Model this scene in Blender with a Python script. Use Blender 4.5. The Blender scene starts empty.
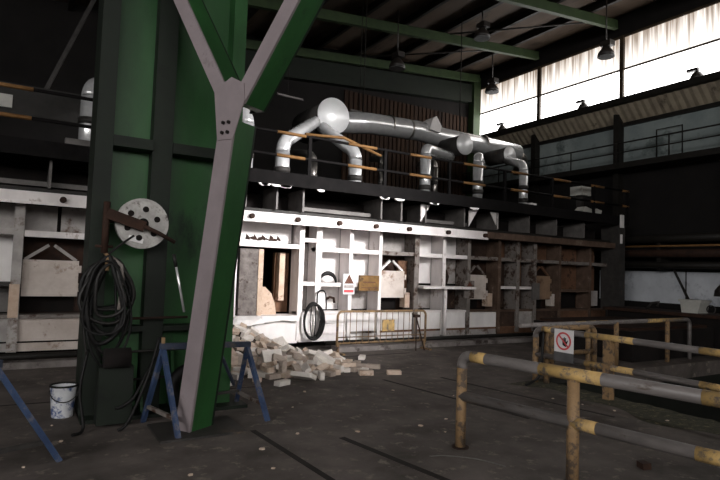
import bpy, math, random
from mathutils import Vector, Matrix
random.seed(7)
C = bpy.context.scene.collection
SC = bpy.context.scene

# ------------------------------------------------------------------ camera frame
F_PX, EYE = 551.0, 1.7
YD = Vector((23-360, 258-240, F_PX)).normalized()
XD = Vector((905, 61, F_PX)); XD = (XD - YD*XD.dot(YD)).normalized()
ZD = XD.cross(YD)
ROWS = (XD, YD, ZD)

cam = bpy.data.cameras.new('camera'); camo = bpy.data.objects.new('camera', cam); C.objects.link(camo)
cam.sensor_width = 36; cam.lens = 36*F_PX/720; cam.clip_end = 200; cam.clip_start = .05
right = Vector((XD[0], YD[0], ZD[0])); up = -Vector((XD[1], YD[1], ZD[1])); back = -Vector((XD[2], YD[2], ZD[2]))
m = Matrix((right, up, back)).transposed().to_4x4(); m.translation = (0, 0, EYE)
camo.matrix_world = m
SC.camera = camo

# ------------------------------------------------------------------ materials
def lin(c):
    if isinstance(c, str):
        c = [int(c[i:i+2], 16)/255 for i in (0, 2, 4)]
    return tuple((x/12.92 if x <= .04045 else ((x+.055)/1.055)**2.4) for x in c) + (1,)

def mk(name, c1, c2=None, scale=4, rough=.7, metal=0.0, c3=None, amt3=.45, scale3=2.0, stretch=(1, 1, 1), bump=0.0, spec=.3, aniso=0):
    """two-tone noise paint with an optional third colour of stains (rust, dirt)"""
    mt = bpy.data.materials.new(name); mt.use_nodes = True
    nt = mt.node_tree; N = nt.nodes; L = nt.links
    b = N['Principled BSDF']
    b.inputs['Roughness'].default_value = rough; b.inputs['Metallic'].default_value = metal
    b.inputs['Specular IOR Level'].default_value = spec
    if aniso: b.inputs['Anisotropic'].default_value = aniso
    if c2 is None:
        b.inputs['Base Color'].default_value = lin(c1); return mt
    tc = N.new('ShaderNodeTexCoord'); mp = N.new('ShaderNodeMapping'); mp.inputs['Scale'].default_value = stretch
    L.new(tc.outputs['Object'], mp.inputs['Vector'])
    oi = N.new('ShaderNodeObjectInfo'); mul = N.new('ShaderNodeMath'); mul.operation = 'MULTIPLY'; mul.inputs[1].default_value = 40
    L.new(oi.outputs['Random'], mul.inputs[0]); L.new(mul.outputs[0], mp.inputs['Location'])
    n1 = N.new('ShaderNodeTexNoise'); n1.inputs['Scale'].default_value = scale; n1.inputs['Detail'].default_value = 6; n1.inputs['Roughness'].default_value = .65
    L.new(mp.outputs[0], n1.inputs['Vector'])
    r1 = N.new('ShaderNodeValToRGB'); r1.color_ramp.elements[0].position = .35; r1.color_ramp.elements[1].position = .66
    r1.color_ramp.elements[0].color = lin(c1); r1.color_ramp.elements[1].color = lin(c2)
    L.new(n1.outputs['Fac'], r1.inputs[0])
    out = r1.outputs[0]
    if c3 is not None:
        n2 = N.new('ShaderNodeTexNoise'); n2.inputs['Scale'].default_value = scale3; n2.inputs['Detail'].default_value = 8; n2.inputs['Roughness'].default_value = .7
        L.new(mp.outputs[0], n2.inputs['Vector'])
        r2 = N.new('ShaderNodeValToRGB'); r2.color_ramp.elements[0].position = 1-amt3-.04; r2.color_ramp.elements[1].position = 1-amt3+.06
        r2.color_ramp.elements[0].color = (0, 0, 0, 1); r2.color_ramp.elements[1].color = (1, 1, 1, 1)
        L.new(n2.outputs['Fac'], r2.inputs[0])
        mx = N.new('ShaderNodeMix'); mx.data_type = 'RGBA'
        L.new(r2.outputs[0], mx.inputs['Factor']); L.new(out, mx.inputs['A']); mx.inputs['B'].default_value = lin(c3)
        out = mx.outputs['Result']
    L.new(out, b.inputs['Base Color'])
    if bump:
        bp = N.new('ShaderNodeBump'); bp.inputs['Strength'].default_value = bump; bp.inputs['Distance'].default_value = .02
        L.new(n1.outputs['Fac'], bp.inputs['Height']); L.new(bp.outputs[0], b.inputs['Normal'])
    return mt

M = {}
M['floor'] = mk('worn_floor', '433e3a', '68605c', 1.3, .78, c3='7d746b', amt3=.4, scale3=5, bump=.4, spec=.25)
M['floor_dark'] = mk('floor_groove', '1f1b19', '2b2724', 4, .9)
M['pit'] = mk('pit_concrete', '11130f', '1c1e18', 2, .95)
M['grit'] = mk('grit', '2f2f26', '4a483a', 10, .95, c3='6e684f', amt3=.42, scale3=14, bump=.6)
M['curb'] = mk('curb_concrete', '6b6562', '8d8683', 3, .9, c3='3a322d', amt3=.45)
M['white_steel'] = mk('white_painted_steel', 'd2cbc9', 'e6e0de', 3, .55, c3='8b7466', amt3=.36, scale3=3, stretch=(1, 1, .5))
M['white_panel'] = mk('white_panel', 'd9d4d2', 'eeeae8', 2, .6, c3='a08c7c', amt3=.33, scale3=2.2, stretch=(1, 1, .5))
M['grey_panel'] = mk('grey_panel', '8f8a87', 'b0aaa6', 3, .65, c3='5d4a3e', amt3=.42, scale3=2.5)
M['soot_panel'] = mk('sooty_brown_panel', '2c211b', '4a382e', 3, .8, c3='7d6a5a', amt3=.36, scale3=2.5)
M['rust_panel'] = mk('rust_brown_panel', '5a4030', '7a5a45', 3, .8, c3='2c1c14', amt3=.42, scale3=3)
M['soot_steel'] = mk('soot_stained_steel', '6d6661', '8f8883', 4, .65, c3='3f2e24', amt3=.46, scale3=4)
M['brown_steel'] = mk('brown_stained_steel', '4a3a30', '665347', 4, .7, c3='84776c', amt3=.36, scale3=4)
M['door_plate'] = mk('pale_door_plate', 'b9aca3', 'd0c5bd', 2.5, .7, c3='8d7566', amt3=.4, scale3=3)
M['tan_door'] = mk('tan_door_plate', '7d6653', '957a63', 3, .75, c3='5e4635', amt3=.4)
M['refractory'] = mk('mottled_refractory', '57504d', '7d7672', 6, .9, c3='3c302a', amt3=.42, scale3=5, bump=.6)
M['cream_refractory'] = mk('cream_refractory', 'b39a86', 'cdb8a6', 5, .9, c3='7a5f4c', amt3=.4, scale3=5, bump=.5)
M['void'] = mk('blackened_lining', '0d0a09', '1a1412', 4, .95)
M['black_steel'] = mk('black_steel', '15130f', '23201d', 5, .6, spec=.3)
M['dark_steel'] = mk('dark_steel', '2b2927', '3d3a38', 5, .6, c3='4e4238', amt3=.35)
M['mid_steel'] = mk('grey_steel', '55514f', '6a6663', 5, .55)
M['dark_rust'] = mk('dark_rust', '241711', '3a251a', 5, .8)
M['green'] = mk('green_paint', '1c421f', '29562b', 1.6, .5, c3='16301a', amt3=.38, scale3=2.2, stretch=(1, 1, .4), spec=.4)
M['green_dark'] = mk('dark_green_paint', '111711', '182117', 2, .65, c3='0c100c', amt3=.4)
M['green_beam'] = mk('roof_green_paint', '2c3a24', '38482c', 3, .6)
M['lilac'] = mk('pale_grey_primer', '7d7375', '8a8082', 2, .6, c3='675c5d', amt3=.35)
M['rail_grey'] = mk('bare_rail_steel', '615c5a', '7b7572', 8, .45, c3='4a3e35', amt3=.4, scale3=9, stretch=(1, .25, 1), spec=.45)
M['rail_yellow'] = mk('worn_yellow_paint', 'a68a5c', 'c4a266', 9, .6, c3='6a6058', amt3=.45, scale3=10)
M['rail_post'] = mk('scuffed_yellow_post', '80674b', '9c7e58', 9, .6, c3='574a3f', amt3=.48, scale3=9)
M['gang_yellow'] = mk('ochre_rail_paint', '6b4a28', '7d5c36', 6, .7, c3='40301f', amt3=.35)
M['gang_black'] = mk('black_rail_paint', '100f0f', '181616', 6, .85, spec=.08)
M['chrome'] = mk('bright_galvanised_duct', 'e2e2e3', 'f6f6f6', 6, .25, .58, spec=.6)
M['chrome_disc'] = mk('spun_steel_cap', 'e6e6e6', 'f2f2f2', 3, .36, .3, aniso=.7)
_n = M['chrome_disc'].node_tree; _t = _n.nodes.new('ShaderNodeTangent'); _t.direction_type = 'RADIAL'; _t.axis = 'Y'
_n.links.new(_t.outputs[0], _n.nodes['Principled BSDF'].inputs['Tangent'])
M['duct_dull'] = mk('dull_duct_steel', '8a8580', 'a8a39e', 5, .35, 1.0, c3='5e5048', amt3=.3)
M['blue'] = mk('scuffed_blue_paint', '2b3a57', '3a4c6c', 7, .6, c3='5d5d66', amt3=.46, scale3=8)
M['blue_dark'] = mk('dark_blue_grey_paint', '2e3442', '414858', 7, .6, c3='55504d', amt3=.4, scale3=8)
M['brick'] = mk('pale_firebrick', 'b9a390', 'd8c6b6', 7, .92, c3='97806d', amt3=.38, scale3=9, bump=.5)
M['brick_white'] = mk('white_firebrick', 'd9d0c8', 'ebe4dd', 7, .92, c3='b6a698', amt3=.33, scale3=9, bump=.4)
M['brick_grey'] = mk('grey_firebrick', 'a3958a', 'bcaea2', 7, .92, c3='7d7068', amt3=.4, scale3=9, bump=.4)
M['rubble_dust'] = mk('rubble_dust', '3d342e', '5a4e46', 9, .95, c3='85776b', amt3=.38, scale3=12, bump=.6)
M['rubber'] = mk('black_rubber', '0d0c0c', '151413', 8, .6)
M['hose_grey'] = mk('grey_hose', '191817', '292725', 8, .5)
M['sign_white'] = mk('sign_white', 'd8d6d6', 'e4e2e2', 5, .5)
M['sign_red'] = mk('sign_red', 'c0454a', 'cf5a5c', 6, .5)
M['sign_black'] = mk('sign_black', '1c1a1a')
M['sign_grey'] = mk('sign_grey', '4c4b4c', '5a595a', 6, .6)
M['sign_ochre'] = mk('dirty_ochre_sign', '5f4522', '7c5b2c', 6, .6, c3='432e16', amt3=.42, scale3=7)
M['sign_brown'] = mk('sign_brown', '4e2d20', '5f3928', 6, .6)
M['bucket'] = mk('paint_smeared_bucket', 'c9cace', 'dfe0e2', 5, .5, c3='4a5a86', amt3=.46, scale3=9)
M['reel'] = mk('cast_alloy', '8f8c89', 'b5b2ae', 6, .5, .3, c3='514c48', amt3=.4, scale3=7)
M['wall_dark'] = mk('dark_wall', '131110', '1b1817', 1.5, .9)
M['wall_pale'] = mk('pale_blue_grey_wall', '7d8787', '97a09e', .7, .8, c3='5f6867', amt3=.42, scale3=1)
M['board'] = mk('pale_wall_board', 'b9bcc2', 'd0d3d8', 1.2, .6, c3='9b9ea6', amt3=.4, scale3=2)
M['cladding'] = mk('rusty_cladding', '2b1e17', '3c291b', .9, .9, c3='1d1410', amt3=.4, stretch=(1, 1, .2))
M['window_bar'] = mk('window_bar_steel', '2b241d', '4a3d2c', 3, .6)
M['sill_sheet'] = mk('sill_sheeting', '8a7f70', 'a59984', 3, .6, c3='5f5548', amt3=.38)
M['roof'] = mk('brown_roof_sheet', '483c33', '5b4d40', .8, .8, c3='362c25', amt3=.4, stretch=(1, .3, 1))
M['lamp_metal'] = mk('lamp_housing', '201c1a', '2f2a27', 5, .4, spec=.5)
M['lamp_glass'] = mk('lamp_lens', '6f7071', '8b8c8d', 5, .15)
M['plastic_white'] = mk('dirty_white_plastic', 'a9a8a2', 'bfbdb6', 4, .5, c3='77746c', amt3=.35)

def glow(name, base, strength, stripes=None):
    mt = bpy.data.materials.new(name); mt.use_nodes = True
    nt = mt.node_tree; N = nt.nodes; L = nt.links
    b = N['Principled BSDF']; b.inputs['Base Color'].default_value = (.5, .5, .5, 1); b.inputs['Roughness'].default_value = .4
    b.inputs['Emission Color'].default_value = base; b.inputs['Emission Strength'].default_value = strength
    if stripes:
        tc = N.new('ShaderNodeTexCoord'); mp = N.new('ShaderNodeMapping'); L.new(tc.outputs['Object'], mp.inputs['Vector'])
        mp.inputs['Scale'].default_value = (1, 5.0, .12)
        n = N.new('ShaderNodeTexNoise'); n.inputs['Scale'].default_value = 2.2; n.inputs['Detail'].default_value = 3
        L.new(mp.outputs[0], n.inputs['Vector'])
        sp_ = N.new('ShaderNodeSeparateXYZ'); L.new(tc.outputs['Object'], sp_.inputs[0])
        mr_ = N.new('ShaderNodeMapRange'); mr_.inputs['From Min'].default_value = .75; mr_.inputs['From Max'].default_value = 2.4; mr_.inputs['To Min'].default_value = .3; mr_.inputs['To Max'].default_value = -.22
        L.new(sp_.outputs['Z'], mr_.inputs['Value'])
        ad_ = N.new('ShaderNodeMath'); ad_.operation = 'ADD'; L.new(n.outputs['Fac'], ad_.inputs[0]); L.new(mr_.outputs[0], ad_.inputs[1])
        r = N.new('ShaderNodeValToRGB'); r.color_ramp.elements[0].position = .25; r.color_ramp.elements[1].position = .62
        r.color_ramp.elements[0].color = stripes; r.color_ramp.elements[1].color = base
        L.new(ad_.outputs[0], r.inputs[0]); L.new(r.outputs[0], b.inputs['Emission Color'])
    return mt
WIN = 6.0
M['pane_clear'] = glow('daylit_glazing', (1, .97, .95, 1), WIN)
M['pane_rear'] = glow('daylit_gable_glazing', (1, .98, .96, 1), 7.0)
M['pane_sheet'] = glow('daylit_fibreglass', (1, .93, .86, 1), WIN*.26, (.2, .15, .11, 1))

# ------------------------------------------------------------------ mesh builder
class MB:
    def __init__(s): s.v = []; s.f = []; s.sm = []
    def add(s, vs, fs, smooth=False):
        o = len(s.v); s.v += [Vector(p) for p in vs]; s.f += [[i+o for i in f] for f in fs]; s.sm += [smooth]*len(fs); return s
    def box(s, x0, x1, y0, y1, z0, z1):
        return s.add([(x0,y0,z0),(x1,y0,z0),(x1,y1,z0),(x0,y1,z0),(x0,y0,z1),(x1,y0,z1),(x1,y1,z1),(x0,y1,z1)],
                     [(0,3,2,1),(4,5,6,7),(0,1,5,4),(1,2,6,5),(2,3,7,6),(3,0,4,7)])
    def beam(s, p, q, w, h, side=None):
        p = Vector(p); q = Vector(q); d = (q-p).normalized()
        if side is None: side = d.cross(Vector((0,0,1))) if abs(d.z) < .99 else Vector((1,0,0))
        a = (Vector(side) - d*Vector(side).dot(d)).normalized(); b = a.cross(d)
        a = a*w/2; b = b*h/2
        vs = [p-a-b, p+a-b, p+a+b, p-a+b, q-a-b, q+a-b, q+a+b, q-a+b]
        return s.add(vs, [(0,1,2,3),(7,6,5,4),(0,4,5,1),(1,5,6,2),(2,6,7,3),(3,7,4,0)])
    def tube(s, pts, r, n=10, closed=False, caps=True):
        pts = [Vector(p) for p in pts]; k = len(pts); rings = []
        ref = None; o = []
        for i, p in enumerate(pts):
            a = pts[i-1] if (i or closed) else p; b = pts[(i+1) % k] if (i < k-1 or closed) else p
            t = (b-a).normalized()
            if ref is None: ref = Vector((0,0,1)) if abs(t.z) < .9 else Vector((1,0,0))
            u = (ref - t*ref.dot(t)).normalized(); ref = u; w = t.cross(u)
            rr = r[i] if isinstance(r, (list, tuple)) else r
            o += [p + (u*math.cos(2*math.pi*j/n) + w*math.sin(2*math.pi*j/n))*rr for j in range(n)]
        fs = []
        for i in range(k if closed else k-1):
            i2 = (i+1) % k
            for j in range(n):
                j2 = (j+1) % n; fs.append((i*n+j, i*n+j2, i2*n+j2, i2*n+j))
        s.add(o, fs, True)
        if caps and not closed:
            b = len(s.v)-len(o)
            s.f.append([b+j for j in range(n)][::-1]); s.f.append([b+(k-1)*n+j for j in range(n)]); s.sm += [False, False]
        return s
    def cyl(s, p, q, r, n=20, r2=None):
        return s.tube([p, q], [r, r if r2 is None else r2], n)
    def prism(s, poly, vec):
        n = len(poly); vec = Vector(vec); vs = [Vector(p) for p in poly] + [Vector(p)+vec for p in poly]
        return s.add(vs, [tuple(range(n))[::-1], tuple(range(n, 2*n))] + [(i, (i+1)%n, (i+1)%n+n, i+n) for i in range(n)])
    def ring(s, c, n, r0, r1, th, seg=32):
        """flat annulus, centre c, axis n, radii r0<r1, thickness th"""
        c = Vector(c); n = Vector(n).normalized(); u = n.orthogonal().normalized(); w = n.cross(u); vs = []; fs = []
        for j in range(seg):
            d = u*math.cos(2*math.pi*j/seg) + w*math.sin(2*math.pi*j/seg)
            vs += [c+d*r0, c+d*r1, c+d*r1+n*th, c+d*r0+n*th]
        for j in range(seg):
            a = 4*j; b = 4*((j+1)%seg)
            for k in range(4): fs.append((a+k, a+(k+1)%4, b+(k+1)%4, b+k))
        return s.add(vs, fs)
    def build(s, name, mat, parent=None, origin=None):
        if parent is not None:
            r = parent
            while r.parent: r = r.parent
            org = Vector(r.location)
        elif origin is not None: org = Vector(origin)
        else:
            lo = Vector([min(v[i] for v in s.v) for i in range(3)]); hi = Vector([max(v[i] for v in s.v) for i in range(3)])
            org = Vector(((lo.x+hi.x)/2, (lo.y+hi.y)/2, lo.z))
        me = bpy.data.meshes.new(name); me.from_pydata([tuple(v-org) for v in s.v], [], s.f); me.update()
        import bmesh
        bm = bmesh.new(); bm.from_mesh(me); bmesh.ops.recalc_face_normals(bm, faces=bm.faces); bm.to_mesh(me); bm.free()
        me.polygons.foreach_set('use_smooth', s.sm)
        me.materials.append(M[mat] if isinstance(mat, str) else mat)
        o = bpy.data.objects.new(name, me); C.objects.link(o)
        if parent is not None: o.parent = parent
        else: o.location = org
        return o

def tag(o, label, cat, group=None):
    o['label'] = label; o['category'] = cat
    if group: o['group'] = group
    return o
def thing(name, loc, label, cat, group=None):
    o = bpy.data.objects.new(name, None); o.empty_display_size = .2; C.objects.link(o); o.location = loc
    return tag(o, label, cat, group)
def struct(o): o['kind'] = 'structure'; return o
def lab(o, t): o['label'] = t; return o
def arc(c, u, w, r, a0, a1, n=8):
    c = Vector(c); u = Vector(u); w = Vector(w)
    return [c + u*(r*math.cos(math.radians(a0+(a1-a0)*i/n))) + w*(r*math.sin(math.radians(a0+(a1-a0)*i/n))) for i in range(n+1)]
def smooth_path(pts, n=6, closed=False):
    pts = [Vector(p) for p in pts]; out = []; k = len(pts)
    for i in range(k if closed else k-1):
        if closed: p0, p1, p2, p3 = pts[i-1], pts[i], pts[(i+1)%k], pts[(i+2)%k]
        else: p0, p1, p2, p3 = pts[max(i-1,0)], pts[i], pts[i+1], pts[min(i+2,k-1)]
        for j in range(n):
            t = j/n
            out.append(.5*((2*p1)+(p2-p0)*t+(2*p0-5*p1+4*p2-p3)*t*t+(3*p1-p0-3*p2+p3)*t**3))
    if not closed: out.append(pts[-1])
    return out

# ------------------------------------------------------------------ the hall
XW, YB = 17.0, 18.3
XL, YF = -12.0, -14.0
def roofz(x): return 10.45 - .085*(17-x) if x > 0 else 10.45-.085*17 + .085*(-x)*.3
PX0, PX1, PY0, PY1 = 7.3, 13.2, -3.0, 6.25           # the pit
b = MB()
b.box(XL, PX0, YF, YB, -.3, 0); b.box(PX1, XW, YF, YB, -.3, 0); b.box(PX0, PX1, PY1, YB, -.3, 0); b.box(PX0, PX1, YF, PY0, -.3, 0)
fl = struct(b.build('floor', 'floor', origin=(0,0,0)))
b = MB(); b.box(PX0-.2, PX0, PY0-.2, PY1+.2, -2.3, -.3); b.box(PX1, PX1+.2, PY0-.2, PY1+.2, -2.3, -.3); b.box(PX0, PX1, PY1, PY1+.2, -2.3, -.3); b.box(PX0, PX1, PY0-.2, PY0, -2.3, -.3); b.box(PX0-.2, PX1+.2, PY0-.2, PY1+.2, -2.5, -2.3)
struct(b.build('floor_pit', 'pit', origin=(0,0,0)))
# worn grooves sunk into the floor sheeting
g = MB()
for (xa, ya, xb, yb, w) in [(2.13,5.5,2.3,2.6,.06),(2.85,4.9,3.15,3.0,.07),(4.9,7.2,5.25,4.6,.05),(5.9,7.0,6.3,4.2,.05),(1.0,9.4,7.0,9.35,.05),(-.5,7.6,3.0,7.45,.03)]:
    g.beam((xa,ya,.001), (xb,yb,.001), w, .004)
g.build('groove', 'floor_dark', fl)
# roof
n = 24; b = MB()
xs = [XL, 0, XW]
for i in range(2):
    x0, x1 = xs[i], xs[i+1]
    b.add([(x0,YF,roofz(x0)+.25),(x1,YF,roofz(x1)+.25),(x1,YB,roofz(x1)+.25),(x0,YB,roofz(x0)+.25),(x0,YF,roofz(x0)+.35),(x1,YF,roofz(x1)+.35),(x1,YB,roofz(x1)+.35),(x0,YB,roofz(x0)+.35)],
          [(0,3,2,1),(4,5,6,7),(0,1,5,4),(1,2,6,5),(2,3,7,6),(3,0,4,7)])
ceil = struct(b.build('ceiling', 'roof', origin=(0,0,9)))
for k in range(16):
    x = 15.35 - 1.62*k
    MB().box(x-.06, x+.06, YF, YB, roofz(x)+.02, roofz(x)+.25).build('purlin', 'black_steel', ceil)
for k, y in enumerate([17.85, 14.6, 11.25, 7.75, 4.2, .7, -2.8, -6.3]):
    p = MB()
    p.beam((2.5,y,roofz(2.5)-.35), (16.75,y,roofz(16.75)-.12), .16, .3); 
    o = p.build('roof_beam', 'green_beam')
    names = ['green roof beam against the rear wall above the rusty cladding', 'green roof beam second from the rear wall, ending above the far window', 'green roof beam nearest the camera, ending above the big right window']
    tag(o, names[min(k,2)] if k < 3 else 'green roof beam overhead beyond the top of the picture', 'beam', 'roof beams')
# thin wind bracing rods under the roof sheets
for (x0,y0,x1,y1,l) in [(12.2,14.5,16.2,11.3,'thin dark bracing rod crossing the roof bay above the right windows'),(10.5,17.9,15.2,14.7,'thin dark bracing rod crossing the rear roof bay')]:
    o = MB().cyl((x0,y0,roofz(x0)-.06), (x1,y1,roofz(x1)-.06), .03, 8).build('bracing_rod', 'dark_steel'); tag(o, l, 'rod', 'roof bracing')

# right wall: dark lower part, pale strip, sill sheeting, windows
struct(MB().box(XW, XW+.25, YF, YB, 0, 5.35).build('wall_right', 'wall_dark'))
struct(MB().box(XW+.02, XW+.25, YF, YB, 5.35, 6.95).build('wall_right_strip', 'wall_pale'))
struct(MB().box(XW, XW+.25, YF, YB, 9.97, 11).build('wall_right_head', 'wall_dark'))
# sloped corrugated sheet below the sill
b = MB(); ny = 260
vs = []; fs = []
for i in range(ny+1):
    y = YF + (YB-YF)*i/ny; d = .035*(i % 2)
    vs += [(XW-.55+d, y, 7.42), (XW-.02+d, y, 6.9)]
for i in range(ny): fs.append((2*i, 2*i+2, 2*i+3, 2*i+1))
b.add(vs, fs)
struct(b.build('trim_1', 'sill_sheet'))
struct(MB().box(XW-.75, XW+.2, YF, YB, 7.40, 7.58).build('trim_2', 'black_steel'))
struct(MB().box(XW-.1, XW+.02, YF, YB, 6.80, 6.92).build('trim_3', 'black_steel'))
MULL = [18.16, 14.7, 11.17, 7.65, 4.12, .6, -2.93, -6.45, -9.98, -13.5]
for i in range(len(MULL)-1):
    y1, y0 = MULL[i], MULL[i+1]
    w = struct(MB().box(XW-.05, XW+.05, y0-.07, y0+.07, 7.58, 9.97).build('window_%d' % (i+1), 'window_bar'))
    MB().box(XW-.02, XW+.03, y0+.07, y1-.07, 8.76, 8.82).build('glazing_bar', 'window_bar', w)
    MB().box(XW-.03, XW+.03, y0+.07, y1-.07, 9.9, 9.97).build('head_bar', 'window_bar', w)
    MB().box(XW+.06, XW+.10, y0, y1, 7.5, 8.79).build('lower_pane', 'pane_clear', w)
    MB().box(XW+.06, XW+.10, y0, y1, 8.79, 9.97).build('upper_pane', 'pane_sheet', w)
# wall columns below the mullions
for i, y in enumerate(MULL[1:5]):
    struct(MB().box(XW-.3, XW-.02, y-.1, y+.1, 0, 7.4).build('trim_%d' % (i+4), 'black_steel'))
o = MB().box(XW-.42, XW-.02, YB-.35, YB-.02, 0, 10.4).build('corner_column', 'green_beam'); tag(o, 'green steel corner column beside the farthest window', 'column')
# rear wall
struct(MB().box(XL, XW+.25, YB, YB+.25, 0, 11).build('wall_rear', 'wall_dark'))
cw = MB()
for i in range(30):
    x = 10.2+.21*i
    cw.box(x, x+.15, YB-.08, YB, 4, 8.6)
struct(cw.build('wall_rear_cladding', 'cladding'))
struct(MB().box(XL-.25, XL, YF, YB, 0, 11).build('wall_left', 'wall_dark'))
struct(MB().box(XL, XW+.25, YF-.25, YF, 0, 4.2).box(XL, XW+.25, YF-.25, YF, 8.6, 11).box(6, XW+.25, YF-.25, YF, 4.2, 8.6).build('wall_front', 'wall_dark'))
for i in range(5):                     # glazed gable strip behind the camera
    x0 = -12+3.6*i
    w = struct(MB().box(x0-.07, x0+.07, YF-.1, YF+.02, 4.2, 8.6).build('window_%d' % (i+20), 'window_bar'))
    MB().box(x0, x0+3.6, YF-.06, YF+.0, 6.3, 6.4).build('glazing_bar', 'window_bar', w)
    MB().box(x0, x0+3.6, YF-.16, YF-.12, 4.2, 8.6).build('pane', 'pane_rear', w)
o = MB().add([(2,18.0,8.0),(16.5,18.0,9.25),(16.5,18.3,9.25),(2,18.3,8.0),(2,18.0,8.75),(16.5,18.0,10.05),(16.5,18.3,10.05),(2,18.3,8.75)], [(0,3,2,1),(4,5,6,7),(0,1,5,4),(1,2,6,5),(2,3,7,6),(3,0,4,7)]).build('rear_girder', 'green_dark')
tag(o, 'deep dark green girder under the roof along the rear wall', 'girder')

# catwalk on the right wall
cwk = thing('wall_catwalk', (XW-.5, 12, 5.3), 'dark catwalk with thin railing along the pale strip of the right wall', 'catwalk')
MB().box(XW-1.0, XW-.02, -2, YB-.4, 5.2, 5.38).build('deck', 'black_steel', cwk)
MB().cyl((XW-1,-2,6.0),(XW-1,YB-.4,6.0),.025,8).build('top_rail', 'black_steel', cwk)
MB().cyl((XW-1,-2,5.7),(XW-1,YB-.4,5.7),.02,8).build('mid_rail', 'black_steel', cwk)
for k in range(11):
    y = YB-.8-1.7*k
    MB().cyl((XW-1,y,5.38),(XW-1,y,6.0),.022,8).build('post', 'black_steel', cwk)
MB().tube([(XW-.1,9.1,5.5),(XW-.1,9.1,6.45),(XW-.1,9.9,6.45),(XW-.1,9.9,5.5)], .02, 6).build('hatch_frame', 'black_steel', cwk)

# ------------------------------------------------------------------ furnace
F0, FB = 10.4, 10.85
furn = thing('industrial_furnace', (6, F0, 0), 'long steel cased furnace of pale framed bays standing along the rear of the hall', 'furnace')
MB().box(-3.0, 3.6, 10.92, 14.5, .1, 3.2).box(4.95, 15.3, 10.92, 14.5, .1, 3.2).box(3.6, 4.95, 12.3, 14.5, .1, 3.2).box(3.6, 4.95, 10.92, 12.3, 2.15, 3.2).build('casing', 'void', furn)
P = lambda *a: MB().box(*a)
# top beam with stub pipes
tb = P(-3.0, 9.9, 10.12, 10.5, 2.60, 2.76).build('top_beam', 'white_steel', furn)
P(-3.0, 9.9, 10.08, 10.14, 2.555, 2.60).build('beam_flange', 'white_steel', tb)
tb2 = P(9.9, 15.3, 10.12, 10.5, 2.60, 2.76).build('top_beam', 'brown_steel', furn)
for x in (-1.9,-.6,.5,3.7,4.67,5.63,6.55,7.45,8.6,9.8):
    MB().cyl((x,10.04,2.66),(x,10.2,2.66),.05,14).build('stub_pipe', 'dark_rust', tb)
P(-3.0, 15.3, 10.3, 10.6, 2.76, 2.84).build('upper_ledge', 'black_steel', furn)
posts = [(-2.1,.1,'soot_steel'),(-.08,.14,'grey_panel'),(1.25,.12,'soot_steel'),(2.3,.12,'soot_steel'),(3.5,.1,'white_steel'),(4.92,.11,'white_steel'),(5.32,.13,'white_steel'),(6.11,.09,'white_steel'),(6.88,.08,'white_steel'),
         (7.91,.13,'soot_steel'),(8.74,.1,'white_steel'),(9.55,.1,'soot_steel'),(10.61,.1,'brown_steel'),(11.3,.11,'soot_steel'),(11.96,.11,'soot_steel'),(12.99,.08,'brown_steel'),(14.34,.08,'brown_steel')]
for x, w, mt in posts:
    q = P(x-w/2, x+w/2, F0-.03, F0+.02, .2, 2.6); q.box(x-.02, x+.02, F0+.02, FB, .2, 2.6)
    q.build('post', mt, furn)
P(15.15, 15.45, 10.0, 10.6, 0, 3.3).build('end_column', 'dark_steel', furn)
def rail(x0, x1, z, mt, h=.09, name='rail', d=.3):
    return P(x0, x1, F0-.01, F0+d, z-h/2, z+h/2).build(name, mt, furn)
def panel(x0, x1, z0, z1, mt, name='panel', y=FB):
    return P(x0+.03, x1-.03, y, y+.05, z0, z1).build(name, mt, furn)
# --- left end, beyond the green column
rail(-3, .0, 2.12, 'grey_panel', .1); rail(.0, 1.2, 2.1, 'white_steel', .1, 'ledge', .2); rail(1.2, 3.45, 2.1, 'soot_steel', .1)
panel(-2.1,-.08,2.15,2.6,'grey_panel'); panel(-2.1,-.08,1.3,2.08,'white_panel'); panel(-2.1,-.08,.8,1.25,'mid_steel'); rail(-3,-.1,1.28,'dark_steel',.06)
panel(-.08,.5,2.15,2.6,'grey_panel'); panel(.5,1.25,2.15,2.6,'grey_panel'); panel(1.25,3.5,2.15,2.6,'soot_panel'); panel(1.25,3.5,.78,2.05,'soot_panel')
panel(-.08,1.25,.78,2.05,'dark_rust')
def hung_door(x0, x1, z0, z1, za, mt, rodmt, peak=None):
    d = P(x0, x1, F0+.12, F0+.2, z0, z1).build('lift_door', mt, furn)
    c = (x0+x1)/2; w = (x1-x0)
    MB().beam((x0+.03*w,F0+.16,z1+.0),(c-.05,F0+.16,za),.05,.05).build('lifting_bar', rodmt, d)
    MB().beam((x1-.05*w,F0+.16,z1+.0),(c+.03,F0+.16,za),.05,.05).build('lifting_bar', rodmt, d)
    MB().box(x1,x1+.04,F0+.1,F0+.2,z1-.2,z1-.08).build('door_strap', mt, d); MB().box(x1,x1+.05,F0+.1,F0+.2,z0+.08,z0+.22).build('door_strap', mt, d)
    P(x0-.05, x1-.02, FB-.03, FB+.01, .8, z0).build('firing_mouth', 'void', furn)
    return d
hung_door(.0, .82, 1.08, 1.68, 1.93, 'door_plate', 'grey_panel')
MB().box(-.16,-.02,F0-.05,F0+.02,.75,1.28).build('post_patch', 'cream_refractory', furn)
rail(-3, 3.45, .76, 'soot_steel', .06)
for x0, x1, mt in [(-3,-.9,'soot_steel'),(-.9,-.08,'grey_panel'),(-.08,1.2,'door_plate'),(1.2,2.4,'grey_panel'),(2.4,3.5,'grey_panel')]:
    panel(x0, x1, .36, .75, mt, 'base_panel', F0+.05); panel(x0, x1, .2, .33, mt, 'base_panel', F0+.05)
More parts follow.
